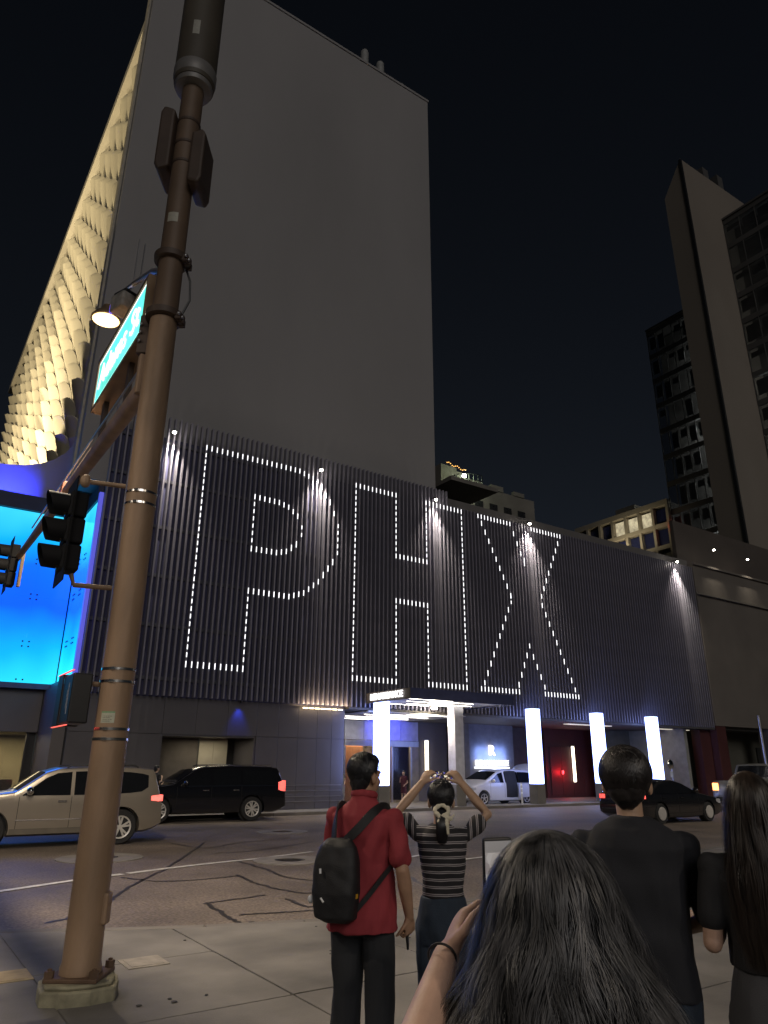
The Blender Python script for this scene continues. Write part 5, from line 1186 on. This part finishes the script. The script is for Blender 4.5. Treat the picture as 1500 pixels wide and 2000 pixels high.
def person(name_label, loc, az, h, P, group='onlookers on the near sidewalk'):
    s = h / 1.75
    root = thing('person', name_label, 'person', loc, group, RAD(az - 90))
    V = lambda p: Vector(p) * s
    vox = P.get('vox', .007)
    arms = P['arms']; body = MB()
    hc = V((P.get('hx', 0), P.get('hy', .01), 1.625)); Rm = head(body, hc, s, P.get('yaw', 0), P.get('pitch', 0), P.get('ear', .006))
    limb(body, [V((0, -.01, 1.42)), V((P.get('hx', 0) * .5, -.005, 1.50)), hc + Rm @ V((0, -.01, -.06))], [.062 * s, .054 * s, .054 * s])
    sw, hp = P.get('sw', .19), P.get('hip', .16)
    eloft(body, [(0, 0, z * s, rx * s, ry * s) for z, rx, ry in ((.86, hp * .8, .09), (1.0, hp * .85, .09), (1.15, hp * .8, .085), (1.3, sw * .78, .095), (1.41, sw * .8, .08), (1.46, .07, .06))], 18, 2.2)
    for i, (sx, A) in enumerate(arms.items()):
        sd_ = -1 if sx == 'L' else 1
        S_, E_, W_ = V(A['s']), V(A['e']), V(A['w'])
        limb(body, [S_, S_.lerp(E_, .5), E_, E_.lerp(W_, .35), W_], [.040 * s * P.get('arm', 1), .040 * s * P.get('arm', 1), .037 * s * P.get('arm', 1), .039 * s * P.get('arm', 1), .026 * s])
        hand(body, W_, A['hd'], A['pn'], A.get('ts', sd_), A.get('curl', (.35, .45, .3)), s * P.get('hs', 1.0), .10, A.get('tc', .4))
    legs = P.get('legs', {'L': ((-.095, 0, .88), (-.10, .02, .47), (-.105, -.01, .09)), 'R': ((.095, 0, .88), (.10, .02, .47), (.105, -.01, .09))})
    for k, (a, b, c) in legs.items():
        limb(body, [V(a), V(b), V(c)], [.075 * s, .05 * s, .036 * s])
        limb(body, [V(c), V((c[0], c[1] + .10, .04))], [.036 * s, .028 * s])
    if P.get('skirt'): pass
    link('body', remesh(body, vox * .8, skin(P['skin'][0], P['skin'][1]), 3, name='body'), root)
    # shirt
    sh = MB(); eloft(sh, [(x * s, y * s, z * s, rx * s, ry * s) for x, y, z, rx, ry in P['shirt']], 26, 2.5)
    for sx, A in arms.items():
        S_, E_ = V(A['s']), V(A['e']); W_ = V(A['w']); fr = P.get('sleeve', .55); ins = Vector((0, S_.y, S_.z - .02 * s)).lerp(S_, .35)
        if fr <= 1: pts = [ins, S_, S_.lerp(E_, fr * .5), S_.lerp(E_, fr)]; rr = [.066, .055, .055, P.get('slr', .058)]
        else: pts = [ins, S_, S_.lerp(E_, .5), E_, E_.lerp(W_, fr - 1)]; rr = [.072, .060, .056, .052, .045]
        limb(sh, pts, [r * s * P.get('arm', 1) for r in rr])
    link('shirt', remesh(sh, vox, P['shirt_mat'], 4, P.get('fold', .010) * 1.25, 8, P.get('seed', 1), 'shirt', .7), root)
    tr = MB()
    if P.get('dress'):
        eloft(tr, [(0, 0, z * s, rx * s, ry * s) for z, rx, ry in P['dress']], 22, 2.1)
    else:
        eloft(tr, [(0, -.005, z * s, rx * s, ry * s) for z, rx, ry in ((.78, hp * 1.02, .115), (.86, hp * 1.1, .13), (.94, hp * 1.06, .125), (1.02, hp * .96, .112), (P.get('waist', 1.04), hp * .9, .105))], 22, 2.4)
        for k, (a, b, c) in legs.items():
            lr_ = P.get('leg_r', (.098, .074, .066))
            limb(tr, [V(a), V(a).lerp(V(b), .5), V(b), V(b).lerp(V(c), .5), V((c[0], c[1], .06))], [lr_[0] * s, (lr_[0] + lr_[1]) / 2 * s, lr_[1] * s, (lr_[1] + lr_[2]) / 2 * s, lr_[2] * s])
    link('trousers' if not P.get('dress') else 'dress', remesh(tr, vox * 1.15, P['leg_mat'], 4, .008, 9, P.get('seed', 1) + 3, 'trousers', .6), root)
    for k, (a, b, c) in legs.items():
        fo = MB(); fo.ell(V((c[0], c[1] + .085, .045)), (.046 * s, .125 * s, .042 * s), 16, 10); fo.ell(V((c[0], c[1] - .0, .06)), (.043 * s, .06 * s, .055 * s), 14, 10); fo.box(*(q * s for q in (c[0] - .04, c[0] + .04, c[1] - .05, c[1] + .19, .0, .03)))
        link('shoe', remesh(fo, .010, P.get('shoe_mat', m_clad), 4, name='shoe'), root)
    if P.get('hair') is not None: link('hair', P['hair'](hc, Rm, s), root)
    return root, hc, s
def cloth(nm, c, rough=.85, bump=.25): return mat('cloth_' + nm, c, rough, 0, .12, 6, bump, 260, detail=6)
def glow_screen(nm, stops, scale, strength=1.2):
    m = bpy.data.materials.new(nm); m.use_nodes = True; n = m.node_tree.nodes; l = m.node_tree.links; b = n['Principled BSDF']
    b.inputs['Base Color'].default_value = (.02, .02, .02, 1); b.inputs['Roughness'].default_value = .1
    tc = n.new('ShaderNodeTexCoord'); t = n.new('ShaderNodeTexVoronoi'); t.inputs['Scale'].default_value = scale; l.new(tc.outputs['Object'], t.inputs['Vector'])
    r = n.new('ShaderNodeValToRGB'); e = r.color_ramp.elements
    e[0].position, e[0].color = stops[0][0], stops[0][1] + (1,); e[1].position, e[1].color = stops[-1][0], stops[-1][1] + (1,)
    for p, c in stops[1:-1]: q = e.new(p); q.color = c + (1,)
    sx = n.new('ShaderNodeSeparateColor'); l.new(t.outputs['Color'], sx.inputs[0]); l.new(sx.outputs[0], r.inputs[0])
    l.new(r.outputs[0], b.inputs['Emission Color']); b.inputs['Emission Strength'].default_value = strength
    return m
# ---- man in red polo
m_red = cloth('red_polo', (.30, .035, .045)); m_char = cloth('charcoal_trousers', (.022, .024, .028)); m_denim = mat('cloth_denim', (.028, .042, .065), .85, 0, .3, 10, .3, 300, (1, 1, .4))
DK = hairmat('black', (.010, .010, .013), .45)
RED_AZ, RED_LOC = 33, (2.60, 4.04, 0)
red, rhc, rs = person('man in a red polo shirt with a black backpack seen from behind', RED_LOC, RED_AZ, 1.80, dict(
    skin=('tan', (.40, .235, .15)), sw=.20, hip=.165, yaw=-.35, arm=1.06, seed=3,
    arms={'L': dict(s=(-.195, 0, 1.385), e=(-.25, .06, 1.12), w=(-.20, .24, .96), hd=(.2, .8, -.4), pn=(.6, -.2, .3)), 'R': dict(s=(.195, -.01, 1.385), e=(.262, -.04, 1.12), w=(.265, .06, .87), hd=(-.05, .25, -1), pn=(-.85, .35, .1), curl=(.8, .9, .6), ts=-1, tc=.6)},
    shirt=[(0, -.01, .80, .208, .165), (0, -.01, .88, .203, .162), (0, 0, 1.02, .182, .138), (0, -.005, 1.16, .172, .122), (0, -.01, 1.30, .186, .126), (0, -.01, 1.40, .192, .112), (0, -.01, 1.455, .13, .088), (0, -.005, 1.50, .073, .070), (0, .0, 1.53, .066, .066)],
    sleeve=.76, slr=.060, shirt_mat=m_red, leg_mat=m_char, leg_r=(.102, .085, .078), fold=.012,
    hair=lambda c, R_, s_: short_hair(c, R_, s_, DK, 2600, 4)))
def local_thing(name, label, cat_, ref):
    return thing(name, label, cat_, ref.location, None, ref.rotation_euler.z)
cl = MB(); cz = 1.50 * rs
cl.tube([Vector((.070 * math.cos(a), .072 * math.sin(a) - .004, cz + .018 - .012 * math.sin(a))) * 1.0 for a in [6.283 * k / 24 for k in range(25)]], [.016] * 25, 10, flat=1.5)
link('collar', remesh(cl, .006, m_red, 2, .002, 30, 2, 'collar'), red)
# backpack
bp = local_thing('backpack', 'small black backpack worn by the man in red', 'backpack', red)
pk = MB(); pcx, pcy, pcz = -.075, -.215, 1.10
eloft(pk, [(pcx + .0, pcy + .01, pcz - .215, .075, .045), (pcx, pcy, pcz - .19, .125, .072), (pcx, pcy - .005, pcz - .06, .143, .085), (pcx, pcy, pcz + .09, .138, .075), (pcx, pcy + .012, pcz + .18, .115, .058), (pcx, pcy + .03, pcz + .225, .075, .035)], 26, 3.0)
m_nylon = mat('black_nylon', (.011, .011, .013), .6, 0, .2, 20, .3, 200)
pkm = link('pack_bag', remesh(pk, .008, m_nylon, 3, .006, 9, 2, 'pack_bag'), bp)
def strap(pts, wd, nm='strap'):
    pts = [Vector(p) for p in pts]; out = []
    for i in range(len(pts) - 1):
        for k in range(6):
            t = k / 6; p0 = pts[max(i - 1, 0)]; p1 = pts[i]; p2 = pts[i + 1]; p3 = pts[min(i + 2, len(pts) - 1)]
            out.append(.5 * ((2 * p1) + (p2 - p0) * t + (2 * p0 - 5 * p1 + 4 * p2 - p3) * t * t + (3 * p1 - p0 - 3 * p2 + p3) * t ** 3))
    out.append(pts[-1]); mb = MB(); vs = []
    for i, p in enumerate(out):
        d = (out[min(i + 1, len(out) - 1)] - out[max(i - 1, 0)]).normalized(); ctr = Vector((0, 0, p.z)) - p; ctr = (ctr - d * ctr.dot(d)).normalized(); sdv = d.cross(ctr)
        for a, b in ((-1, 0), (1, 0), (1, 1), (-1, 1)): vs.append(p + sdv * wd * a / 2 - ctr * .009 * b)
    fs = [(i * 4 + j, i * 4 + (j + 1) % 4, i * 4 + 4 + (j + 1) % 4, i * 4 + 4 + j) for i in range(len(out) - 1) for j in range(4)] + [(0, 1, 2, 3), tuple(len(vs) - 4 + q for q in (3, 2, 1, 0))]
    return obj(nm, mb.add(vs, fs), m_nylon, bp, smooth=50)
strap([(pcx - .04, pcy + .04, 1.31), (-.125, -.145, 1.40), (-.14, -.075, 1.485), (-.145, .03, 1.49), (-.15, .12, 1.40), (-.15, .15, 1.25)], .052)
strap([(pcx + .04, pcy + .04, 1.31), (.04, -.165, 1.38), (.115, -.10, 1.475), (.14, .01, 1.49), (.15, .115, 1.40), (.16, .14, 1.22)], .052)
strap([(pcx + .11, pcy + .03, .945), (.10, -.165, 1.02), (.185, -.10, 1.14), (.205, .02, 1.20)], .026)
obj('zip_pull', MB().tube([(pcx - .06, pcy - .095, 1.17), (pcx - .055, pcy - .10, 1.145)], .007, 8), mat('zip_white', (.7, .7, .7), .4), bp)
obj('zip_pull', MB().tube([(pcx - .05, pcy - .098, 1.02), (pcx - .03, pcy - .1, 1.0)], .006, 8), mat('zip_white', (.7, .7, .7), .4), bp)
obj('side_bottle_cap', MB().ell((pcx - .15, pcy - .03, 1.0), (.017, .017, .022), 10, 8), mat('zip_white', (.7, .7, .7), .4), bp, smooth=True)
obj('brand_tab', MB().obox((pcx + .139, pcy + -.02, 1.03), (.004, 0, 0), (0, .012, 0), (0, 0, .012)), mat('tab_yellow', (.6, .32, .02), .6), bp)
ph = local_thing('held_phone', 'black phone held low in the hand of the man in red', 'phone', red)
obj('case', MB().obox((.235, .115, .80), (.006, .002, 0), (-.012, .038, .01), (.0, -.02, .075)), m_black, ph, bevel=.004)
# ---- woman in striped shirt
def stripes():
    m = cloth('striped_top', (.02, .019, .022)); n = m.node_tree.nodes; l = m.node_tree.links; b = n['Principled BSDF']
    tc = n.new('ShaderNodeTexCoord'); sp = n.new('ShaderNodeSeparateXYZ'); l.new(tc.outputs['Object'], sp.inputs[0])
    # stripes run round the torso; near the sleeves (|x| large) they run round the arm instead
    ab = n.new('ShaderNodeMath'); ab.operation = 'ABSOLUTE'; l.new(sp.outputs['X'], ab.inputs[0])
    gt = n.new('ShaderNodeMath'); gt.operation = 'GREATER_THAN'; gt.inputs[1].default_value = .158; l.new(ab.outputs[0], gt.inputs[0])
    gz = n.new('ShaderNodeMath'); gz.operation = 'GREATER_THAN'; gz.inputs[1].default_value = 1.2; l.new(sp.outputs['Z'], gz.inputs[0])
    gg = n.new('ShaderNodeMath'); gg.operation = 'MULTIPLY'; l.new(gt.outputs[0], gg.inputs[0]); l.new(gz.outputs[0], gg.inputs[1])
    mx = n.new('ShaderNodeMix'); l.new(gg.outputs[0], mx.inputs['Factor']); l.new(sp.outputs['Z'], mx.inputs['A']); l.new(ab.outputs[0], mx.inputs['B'])
    nz = n.new('ShaderNodeTexNoise'); nz.inputs['Scale'].default_value = 5; l.new(tc.outputs['Object'], nz.inputs['Vector'])
    ad = n.new('ShaderNodeMath'); ad.operation = 'MULTIPLY_ADD'; ad.inputs[1].default_value = .02; l.new(nz.outputs[0], ad.inputs[0]); l.new(mx.outputs['Result'], ad.inputs[2])
    mo = n.new('ShaderNodeMath'); mo.operation = 'MODULO'; mo.inputs[1].default_value = .041; l.new(ad.outputs[0], mo.inputs[0])
    r = n.new('ShaderNodeValToRGB'); r.color_ramp.interpolation = 'CONSTANT'; e = r.color_ramp.elements
    e[0].position = 0; e[0].color = (.018, .017, .02, 1); e[1].position = .50; e[1].color = (.36, .33, .34, 1)
    for p, c in ((.62, (.018, .017, .02, 1)), (.72, (.36, .33, .34, 1)), (.84, (.018, .017, .02, 1))): q = e.new(p); q.color = c
    dv = n.new('ShaderNodeMath'); dv.operation = 'DIVIDE'; dv.inputs[1].default_value = .041; l.new(mo.outputs[0], dv.inputs[0]); l.new(dv.outputs[0], r.inputs[0])
    l.new(r.outputs[0], b.inputs['Base Color']); return m
def pony(c, R_, s_):
    me = short_hair(c, R_, s_, DK, 2200, 9)
    paths = []; rnd = random.Random(5)
    for i in range(900):
        a = rnd.uniform(0, 6.28); r = .026 * math.sqrt(rnd.random()); P = []
        for k in range(9):
            q = k / 8; w_ = (1 + 1.0 * math.sin(q * 2.6)) * (1 - .35 * q)
            P.append(c + Vector((r * math.cos(a) * w_ + .004 * math.sin(q * 9 + a), -.105 - .05 * math.sin(q * 2.8) + r * math.sin(a) * w_, -.05 - .20 * q)) * s_)
        paths.append(P)
    return joinmesh(me, ribbons(paths, .0035, 'hs', DK, (c.x, c.y - .1, c.z - .1)))
STR_LOC, STR_AZ = (3.06, 3.85, 0), 52
wst, whc, ws = person('woman in a black striped top raising a phone with both hands', STR_LOC, STR_AZ, 1.64, dict(
    skin=('light', (.42, .27, .18)), sw=.165, hip=.16, seed=8, arm=.88, hs=.92,
    arms={'L': dict(s=(-.168, 0, 1.42), e=(-.305, .09, 1.545), w=(-.135, .20, 1.735), hd=(.40, .10, .60), pn=(.55, .75, -.2), curl=(.5, .5, .4), tc=.5), 'R': dict(s=(.168, 0, 1.42), e=(.315, .09, 1.54), w=(.150, .20, 1.735), hd=(-.42, .10, .58), pn=(-.55, .75, -.2), curl=(.5, .5, .4), tc=.5)},
    shirt=[(0, 0, 1.02, .135, .100), (0, 0, 1.10, .132, .098), (0, 0, 1.20, .145, .106), (0, 0, 1.32, .162, .110), (0, 0, 1.40, .168, .096), (0, 0, 1.455, .11, .076), (0, 0, 1.485, .066, .06)],
    sleeve=.55, slr=.070, shirt_mat=stripes(), leg_mat=m_denim, leg_r=(.092, .068, .058), waist=1.05, fold=.007, hair=pony))
sc = local_thing('hair_scarf', 'cream scrunchie scarf tied round the ponytail of the striped woman', 'scarf', wst)
m_sc = cloth('cream_scarf', (.62, .57, .44)); sb = MB(); c0 = whc + Vector((0, -.118, -.055)) * ws
ringp = [c0 + Vector((.042 * math.cos(a), -.01 + .02 * math.sin(a), .030 * math.sin(a) + .004 * math.sin(5 * a))) for a in [6.283 * k / 20 for k in range(20)]]
limb(sb, ringp + [ringp[0]], [.013 + .003 * math.sin(k * 2.1) for k in range(21)], 8)
limb(sb, [c0 + Vector((.01, -.03, -.03)), c0 + Vector((.03, -.05, -.075)), c0 + Vector((.035, -.05, -.125))], [.012, .018, .010], 8)
limb(sb, [c0 + Vector((.02, -.03, -.03)), c0 + Vector((.055, -.045, -.045)), c0 + Vector((.075, -.04, -.02))], [.011, .013, .006], 8)
limb(sb, [c0 + Vector((-.01, -.03, -.03)), c0 + Vector((-.02, -.045, -.06))], [.011, .012], 8)
link('knot', remesh(sb, .005, m_sc, 2, .003, 40, 4, 'knot'), sc)
wp = local_thing('raised_phone', 'phone held sideways overhead by the striped woman, screen lit', 'phone', wst)
zp = 1.775 * ws
obj('case', MB().box(-.082, .082, .232, .240, zp - .039, zp + .039), m_black, wp, bevel=.004)
obj('screen', MB().box(-.076, .076, .2305, .2315, zp - .034, zp + .034), glow_screen('phone_view', [(0, (.01, .01, .015)), (.55, (.03, .025, .03)), (.66, (.5, .3, .14)), (.74, (.08, .08, .5)), (.82, (.02, .02, .03)), (.9, (1, .9, .7)), (1, (.2, .15, .12))], 95, .9), wp)
# ---- man in black
BLK_LOC, BLK_AZ = (2.74, 2.15, 0), 40
blk, bhc, bs = person('man in a black shirt with thick dark hair seen from behind', BLK_LOC, BLK_AZ, 1.79, dict(
    skin=('tan2', (.42, .27, .18)), sw=.205, hip=.175, seed=12, arm=1.1, ear=.016, yaw=-.12,
    arms={'L': dict(s=(-.195, 0, 1.38), e=(-.27, .04, 1.14), w=(-.13, .22, 1.04), hd=(.7, .6, .1), pn=(.2, -.7, .3)), 'R': dict(s=(.195, 0, 1.38), e=(.27, .04, 1.14), w=(.13, .22, 1.04), hd=(-.7, .6, .1), pn=(-.2, -.7, .3))},
    shirt=[(0, 0, .86, .196, .145), (0, 0, .96, .192, .142), (0, 0, 1.10, .186, .138), (0, -.005, 1.26, .198, .138), (0, -.01, 1.38, .208, .122), (0, -.01, 1.45, .15, .095), (0, 0, 1.495, .075, .07)],
    sleeve=1.05, shirt_mat=cloth('black_shirt', (.012, .013, .018)), leg_mat=m_denim, leg_r=(.105, .08, .07), fold=.010,
    hair=lambda c, R_, s_: short_hair(c, R_, s_, hairmat('dark_brown', (.016, .013, .013), .42), 5200, 14, .016)))
# ---- woman with long hair at the right edge
BRN = hairmat('brown', (.022, .014, .010), .45)
RW_LOC, RW_AZ = (2.94, 1.72, 0), 40
rw, rwc, rws = person('woman in a black tee with long brown hair at the right edge', RW_LOC, RW_AZ, 1.70, dict(
    skin=('light2', (.46, .29, .21)), sw=.165, hip=.165, seed=15, arm=1.0,
    arms={'L': dict(s=(-.18, 0, 1.40), e=(-.215, -.02, 1.13), w=(-.14, .20, 1.20), hd=(.3, .8, .3), pn=(.7, -.2, .4), curl=(.6, .7, .5)), 'R': dict(s=(.18, 0, 1.40), e=(.215, .0, 1.13), w=(.14, .20, 1.2), hd=(-.3, .8, .3), pn=(-.7, -.2, .4), curl=(.6, .7, .5))},
    shirt=[(0, 0, 1.05, .160, .118), (0, 0, 1.14, .155, .115), (0, 0, 1.26, .160, .118), (0, 0, 1.36, .175, .112), (0, 0, 1.43, .135, .085), (0, 0, 1.475, .07, .065)],
    sleeve=.66, slr=.058, shirt_mat=cloth('black_tee', (.011, .011, .013)), leg_mat=cloth('grey_trousers', (.05, .05, .055)), leg_r=(.10, .08, .07), waist=1.06, fold=.008,
    hair=lambda c, R_, s_: fall_hair(c, s_, BRN, [(0, .092, .105, -.012), (-.08, .098, .10, -.02), (-.16, .105, .095, -.045), (-.28, .12, .085, -.075), (-.45, .11, .06, -.10), (-.6, .09, .045, -.11)], -.55, 7000, 3, .007, 16, .45, 18, .0014, .04, True)))
# ---- woman in the foreground, curly hair, filming with a phone
FG_LOC, FG_AZ = (1.0, .965, 0), 55
FGH = hairmat('sheen_dark', (.070, .069, .072), .46, .97)  # hair sheen put into the colour: grey tone with wide light-dark variation
ra = RAD(FG_AZ - 90); Ri = Matrix.Rotation(-ra, 3, 'Z')
def tol(p): return Ri @ (Vector(p) - Vector(FG_LOC))
fs_ = 1.62 / 1.75
wri = tol((.904, 1.134, 1.422)) / fs_; elb = tol((.665, .955, 1.29)) / fs_; hdv = tol((.955, 1.125, 1.51)) / fs_ - wri
fg, fhc, fgs = person('woman with long curly dark hair filming with a raised phone in the foreground', FG_LOC, FG_AZ, 1.605, dict(
    skin=('warm', (.60, .38, .28)), sw=.17, hip=.165, seed=21, arm=1.0, vox=.006, hs=.98,
    arms={'L': dict(s=(-.185, .0, 1.39), e=tuple(elb), w=tuple(wri), hd=tuple(hdv), pn=tuple(Ri @ Vector((.75, -.45, .1))), curl=(.55, .6, .4), tc=.15, ts=-1), 'R': dict(s=(.185, 0, 1.39), e=(.22, .08, 1.12), w=(.12, .25, 1.25), hd=(-.3, .3, .8), pn=(-.8, 0, .2), curl=(.7, .7, .5))},
    shirt=[(0, 0, .95, .165, .12), (0, 0, 1.1, .150, .11), (0, 0, 1.25, .160, .115), (0, 0, 1.36, .175, .11), (0, 0, 1.43, .13, .085), (0, 0, 1.475, .07, .065)],
    sleeve=.62, slr=.07, shirt_mat=cloth('maroon_top', (.12, .018, .03)), leg_mat=m_denim, fold=.006,
    hair=lambda c, R_, s_: fall_hair(c, s_, FGH, [(.0, .112, .125, -.012), (-.05, .132, .138, -.016), (-.10, .155, .143, -.022), (-.17, .188, .145, -.035), (-.26, .215, .13, -.055), (-.40, .23, .11, -.08), (-.55, .21, .09, -.09)], -.50, 26000, 31, .011, 30, .50, 20, .0010, .05, True)))
fp_ = thing('filming_phone', 'phone with lit screen held up by the curly haired woman', 'phone', (.985, 1.13, 1.45))
ctr = Vector((1.015, 1.112, 1.526)); up_ = Vector((.05, .03, 1)).normalized(); rt_ = Vector((.98, -.20, 0)).normalized(); nm_ = rt_.cross(up_)
obj('case', MB().obox(ctr, rt_ * .031, nm_ * .005, up_ * .070), m_black, fp_, bevel=.004)
obj('screen', MB().obox(ctr + nm_ * .0054, rt_ * .029, nm_ * .0003, up_ * .064), emat('screen_dark', (.03, .03, .035), 1.0), fp_)
obj('screen_image', MB().obox(ctr + nm_ * .006 + up_ * .008, rt_ * .028, nm_ * .0003, up_ * .036), glow_screen('phone_view2', [(0, (.55, .5, .46)), (.5, (.36, .32, .31)), (.75, (.62, .58, .55)), (1, (.3, .25, .25))], 60, .6), fp_)
obj('screen_image', MB().obox(ctr + nm_ * .006 - up_ * .050, rt_ * .028, nm_ * .0003, up_ * .014), glow_screen('phone_view3', [(0, (.05, .03, .9)), (.6, (.16, .1, .8)), (1, (.4, .3, .9))], 60, .6), fp_)
# wrist tie and ring
fb = thing('wrist_band', 'thin dark hair tie round the wrist of the foreground woman', 'bracelet', (.904, 1.134, 1.41))
bw = Vector((.885, 1.1195, 1.4115)); ax_ = Vector((.904, 1.134, 1.422)) - Vector((.665, .955, 1.29)); ax_.normalize(); b1 = ax_.orthogonal().normalized(); b2 = ax_.cross(b1)
obj('band', MB().tube([bw + (b1 * math.cos(a) + b2 * math.sin(a)) * .0248 for a in [6.283 * k / 24 for k in range(25)]], .0022, 6), m_black, fb)
# ---- small figures across the street
def bystander(label, loc, az, h, shirt, legs_, hairc=DK, dress=None, grp='people by the hotel entrance'):
    return person(label, loc, az, h, dict(vox=.016, skin=('far', (.42, .28, .2)), sw=.18, hip=.16, seed=int(loc[0] * 7),
        arms={'L': dict(s=(-.19, 0, 1.40), e=(-.25, -.02, 1.12), w=(-.20, .16, 1.0), hd=(.2, .6, -.6), pn=(.8, 0, 0)), 'R': dict(s=(.19, 0, 1.40), e=(.25, .02, 1.12), w=(.10, .20, 1.28), hd=(-.3, .3, .8), pn=(-.8, .2, 0))},
        shirt=[(0, 0, .9, .175, .125), (0, 0, 1.05, .165, .12), (0, 0, 1.25, .175, .12), (0, 0, 1.38, .185, .115), (0, 0, 1.45, .12, .085), (0, 0, 1.49, .07, .065)],
        shirt_mat=shirt, leg_mat=legs_, dress=dress, hair=lambda c, R_, s_: short_hair(c, R_, s_, hairc, 260, 3)), grp)
bystander('woman in a short dark red dress outside the glass doors', (23.85, 33.2, ZR), 200, 1.66, cloth('wine', (.06, .012, .02)), cloth('wine', (.06, .012, .02)), dress=((.55, .19, .14), (.8, .18, .13), (1.0, .15, .11)))
bystander('person in dark top and pale trousers behind the first lit column', (20.75, 30.4, ZR), 130, 1.75, cloth('navy', (.015, .018, .03)), cloth('pale', (.4, .38, .34)))
bystander('person in patterned camouflage standing left of the doors', (19.75, 33.0, ZR), 250, 1.78, mat('cloth_camo', (.16, .15, .10), .9, 0, .8, 14), mat('cloth_camo', (.16, .15, .10)))
bystander('person in pale shirt and blue jeans beside the third lit column', (31.0, 30.3, ZR), 170, 1.80, cloth('plaid', (.34, .32, .30)), mat('cloth_jeans', (.12, .17, .28), .8))
bystander('dark clad person walking behind the hood of the black SUV', (8.9, 28.2, .045), 20, 1.72, cloth('ink', (.012, .012, .014)), cloth('ink', (.012, .012, .014)))
# ---- shrub by the doors and bollards
bo = thing('delineator_post', 'slim white delineator post beside the white van', 'bollard', (27.2, 27.75, .05))
obj('post', MB().lathe([(.05, .05), (.05, 1.0), (.03, 1.05), (0, 1.06)], (27.2, 27.75, 0), seg=12), mat('post_white', (.6, .6, .6), .5), bo, smooth=True)
for z in (.55, .75, .92): obj('reflector_band', MB().lathe([(.052, z), (.052, z + .06)], (27.2, 27.75, 0), seg=12), emat('reflect_glow', (.9, .93, 1), .35), bo)  # bands emit faintly in place of reflected light

bpy.data.scenes.remove(WORK)
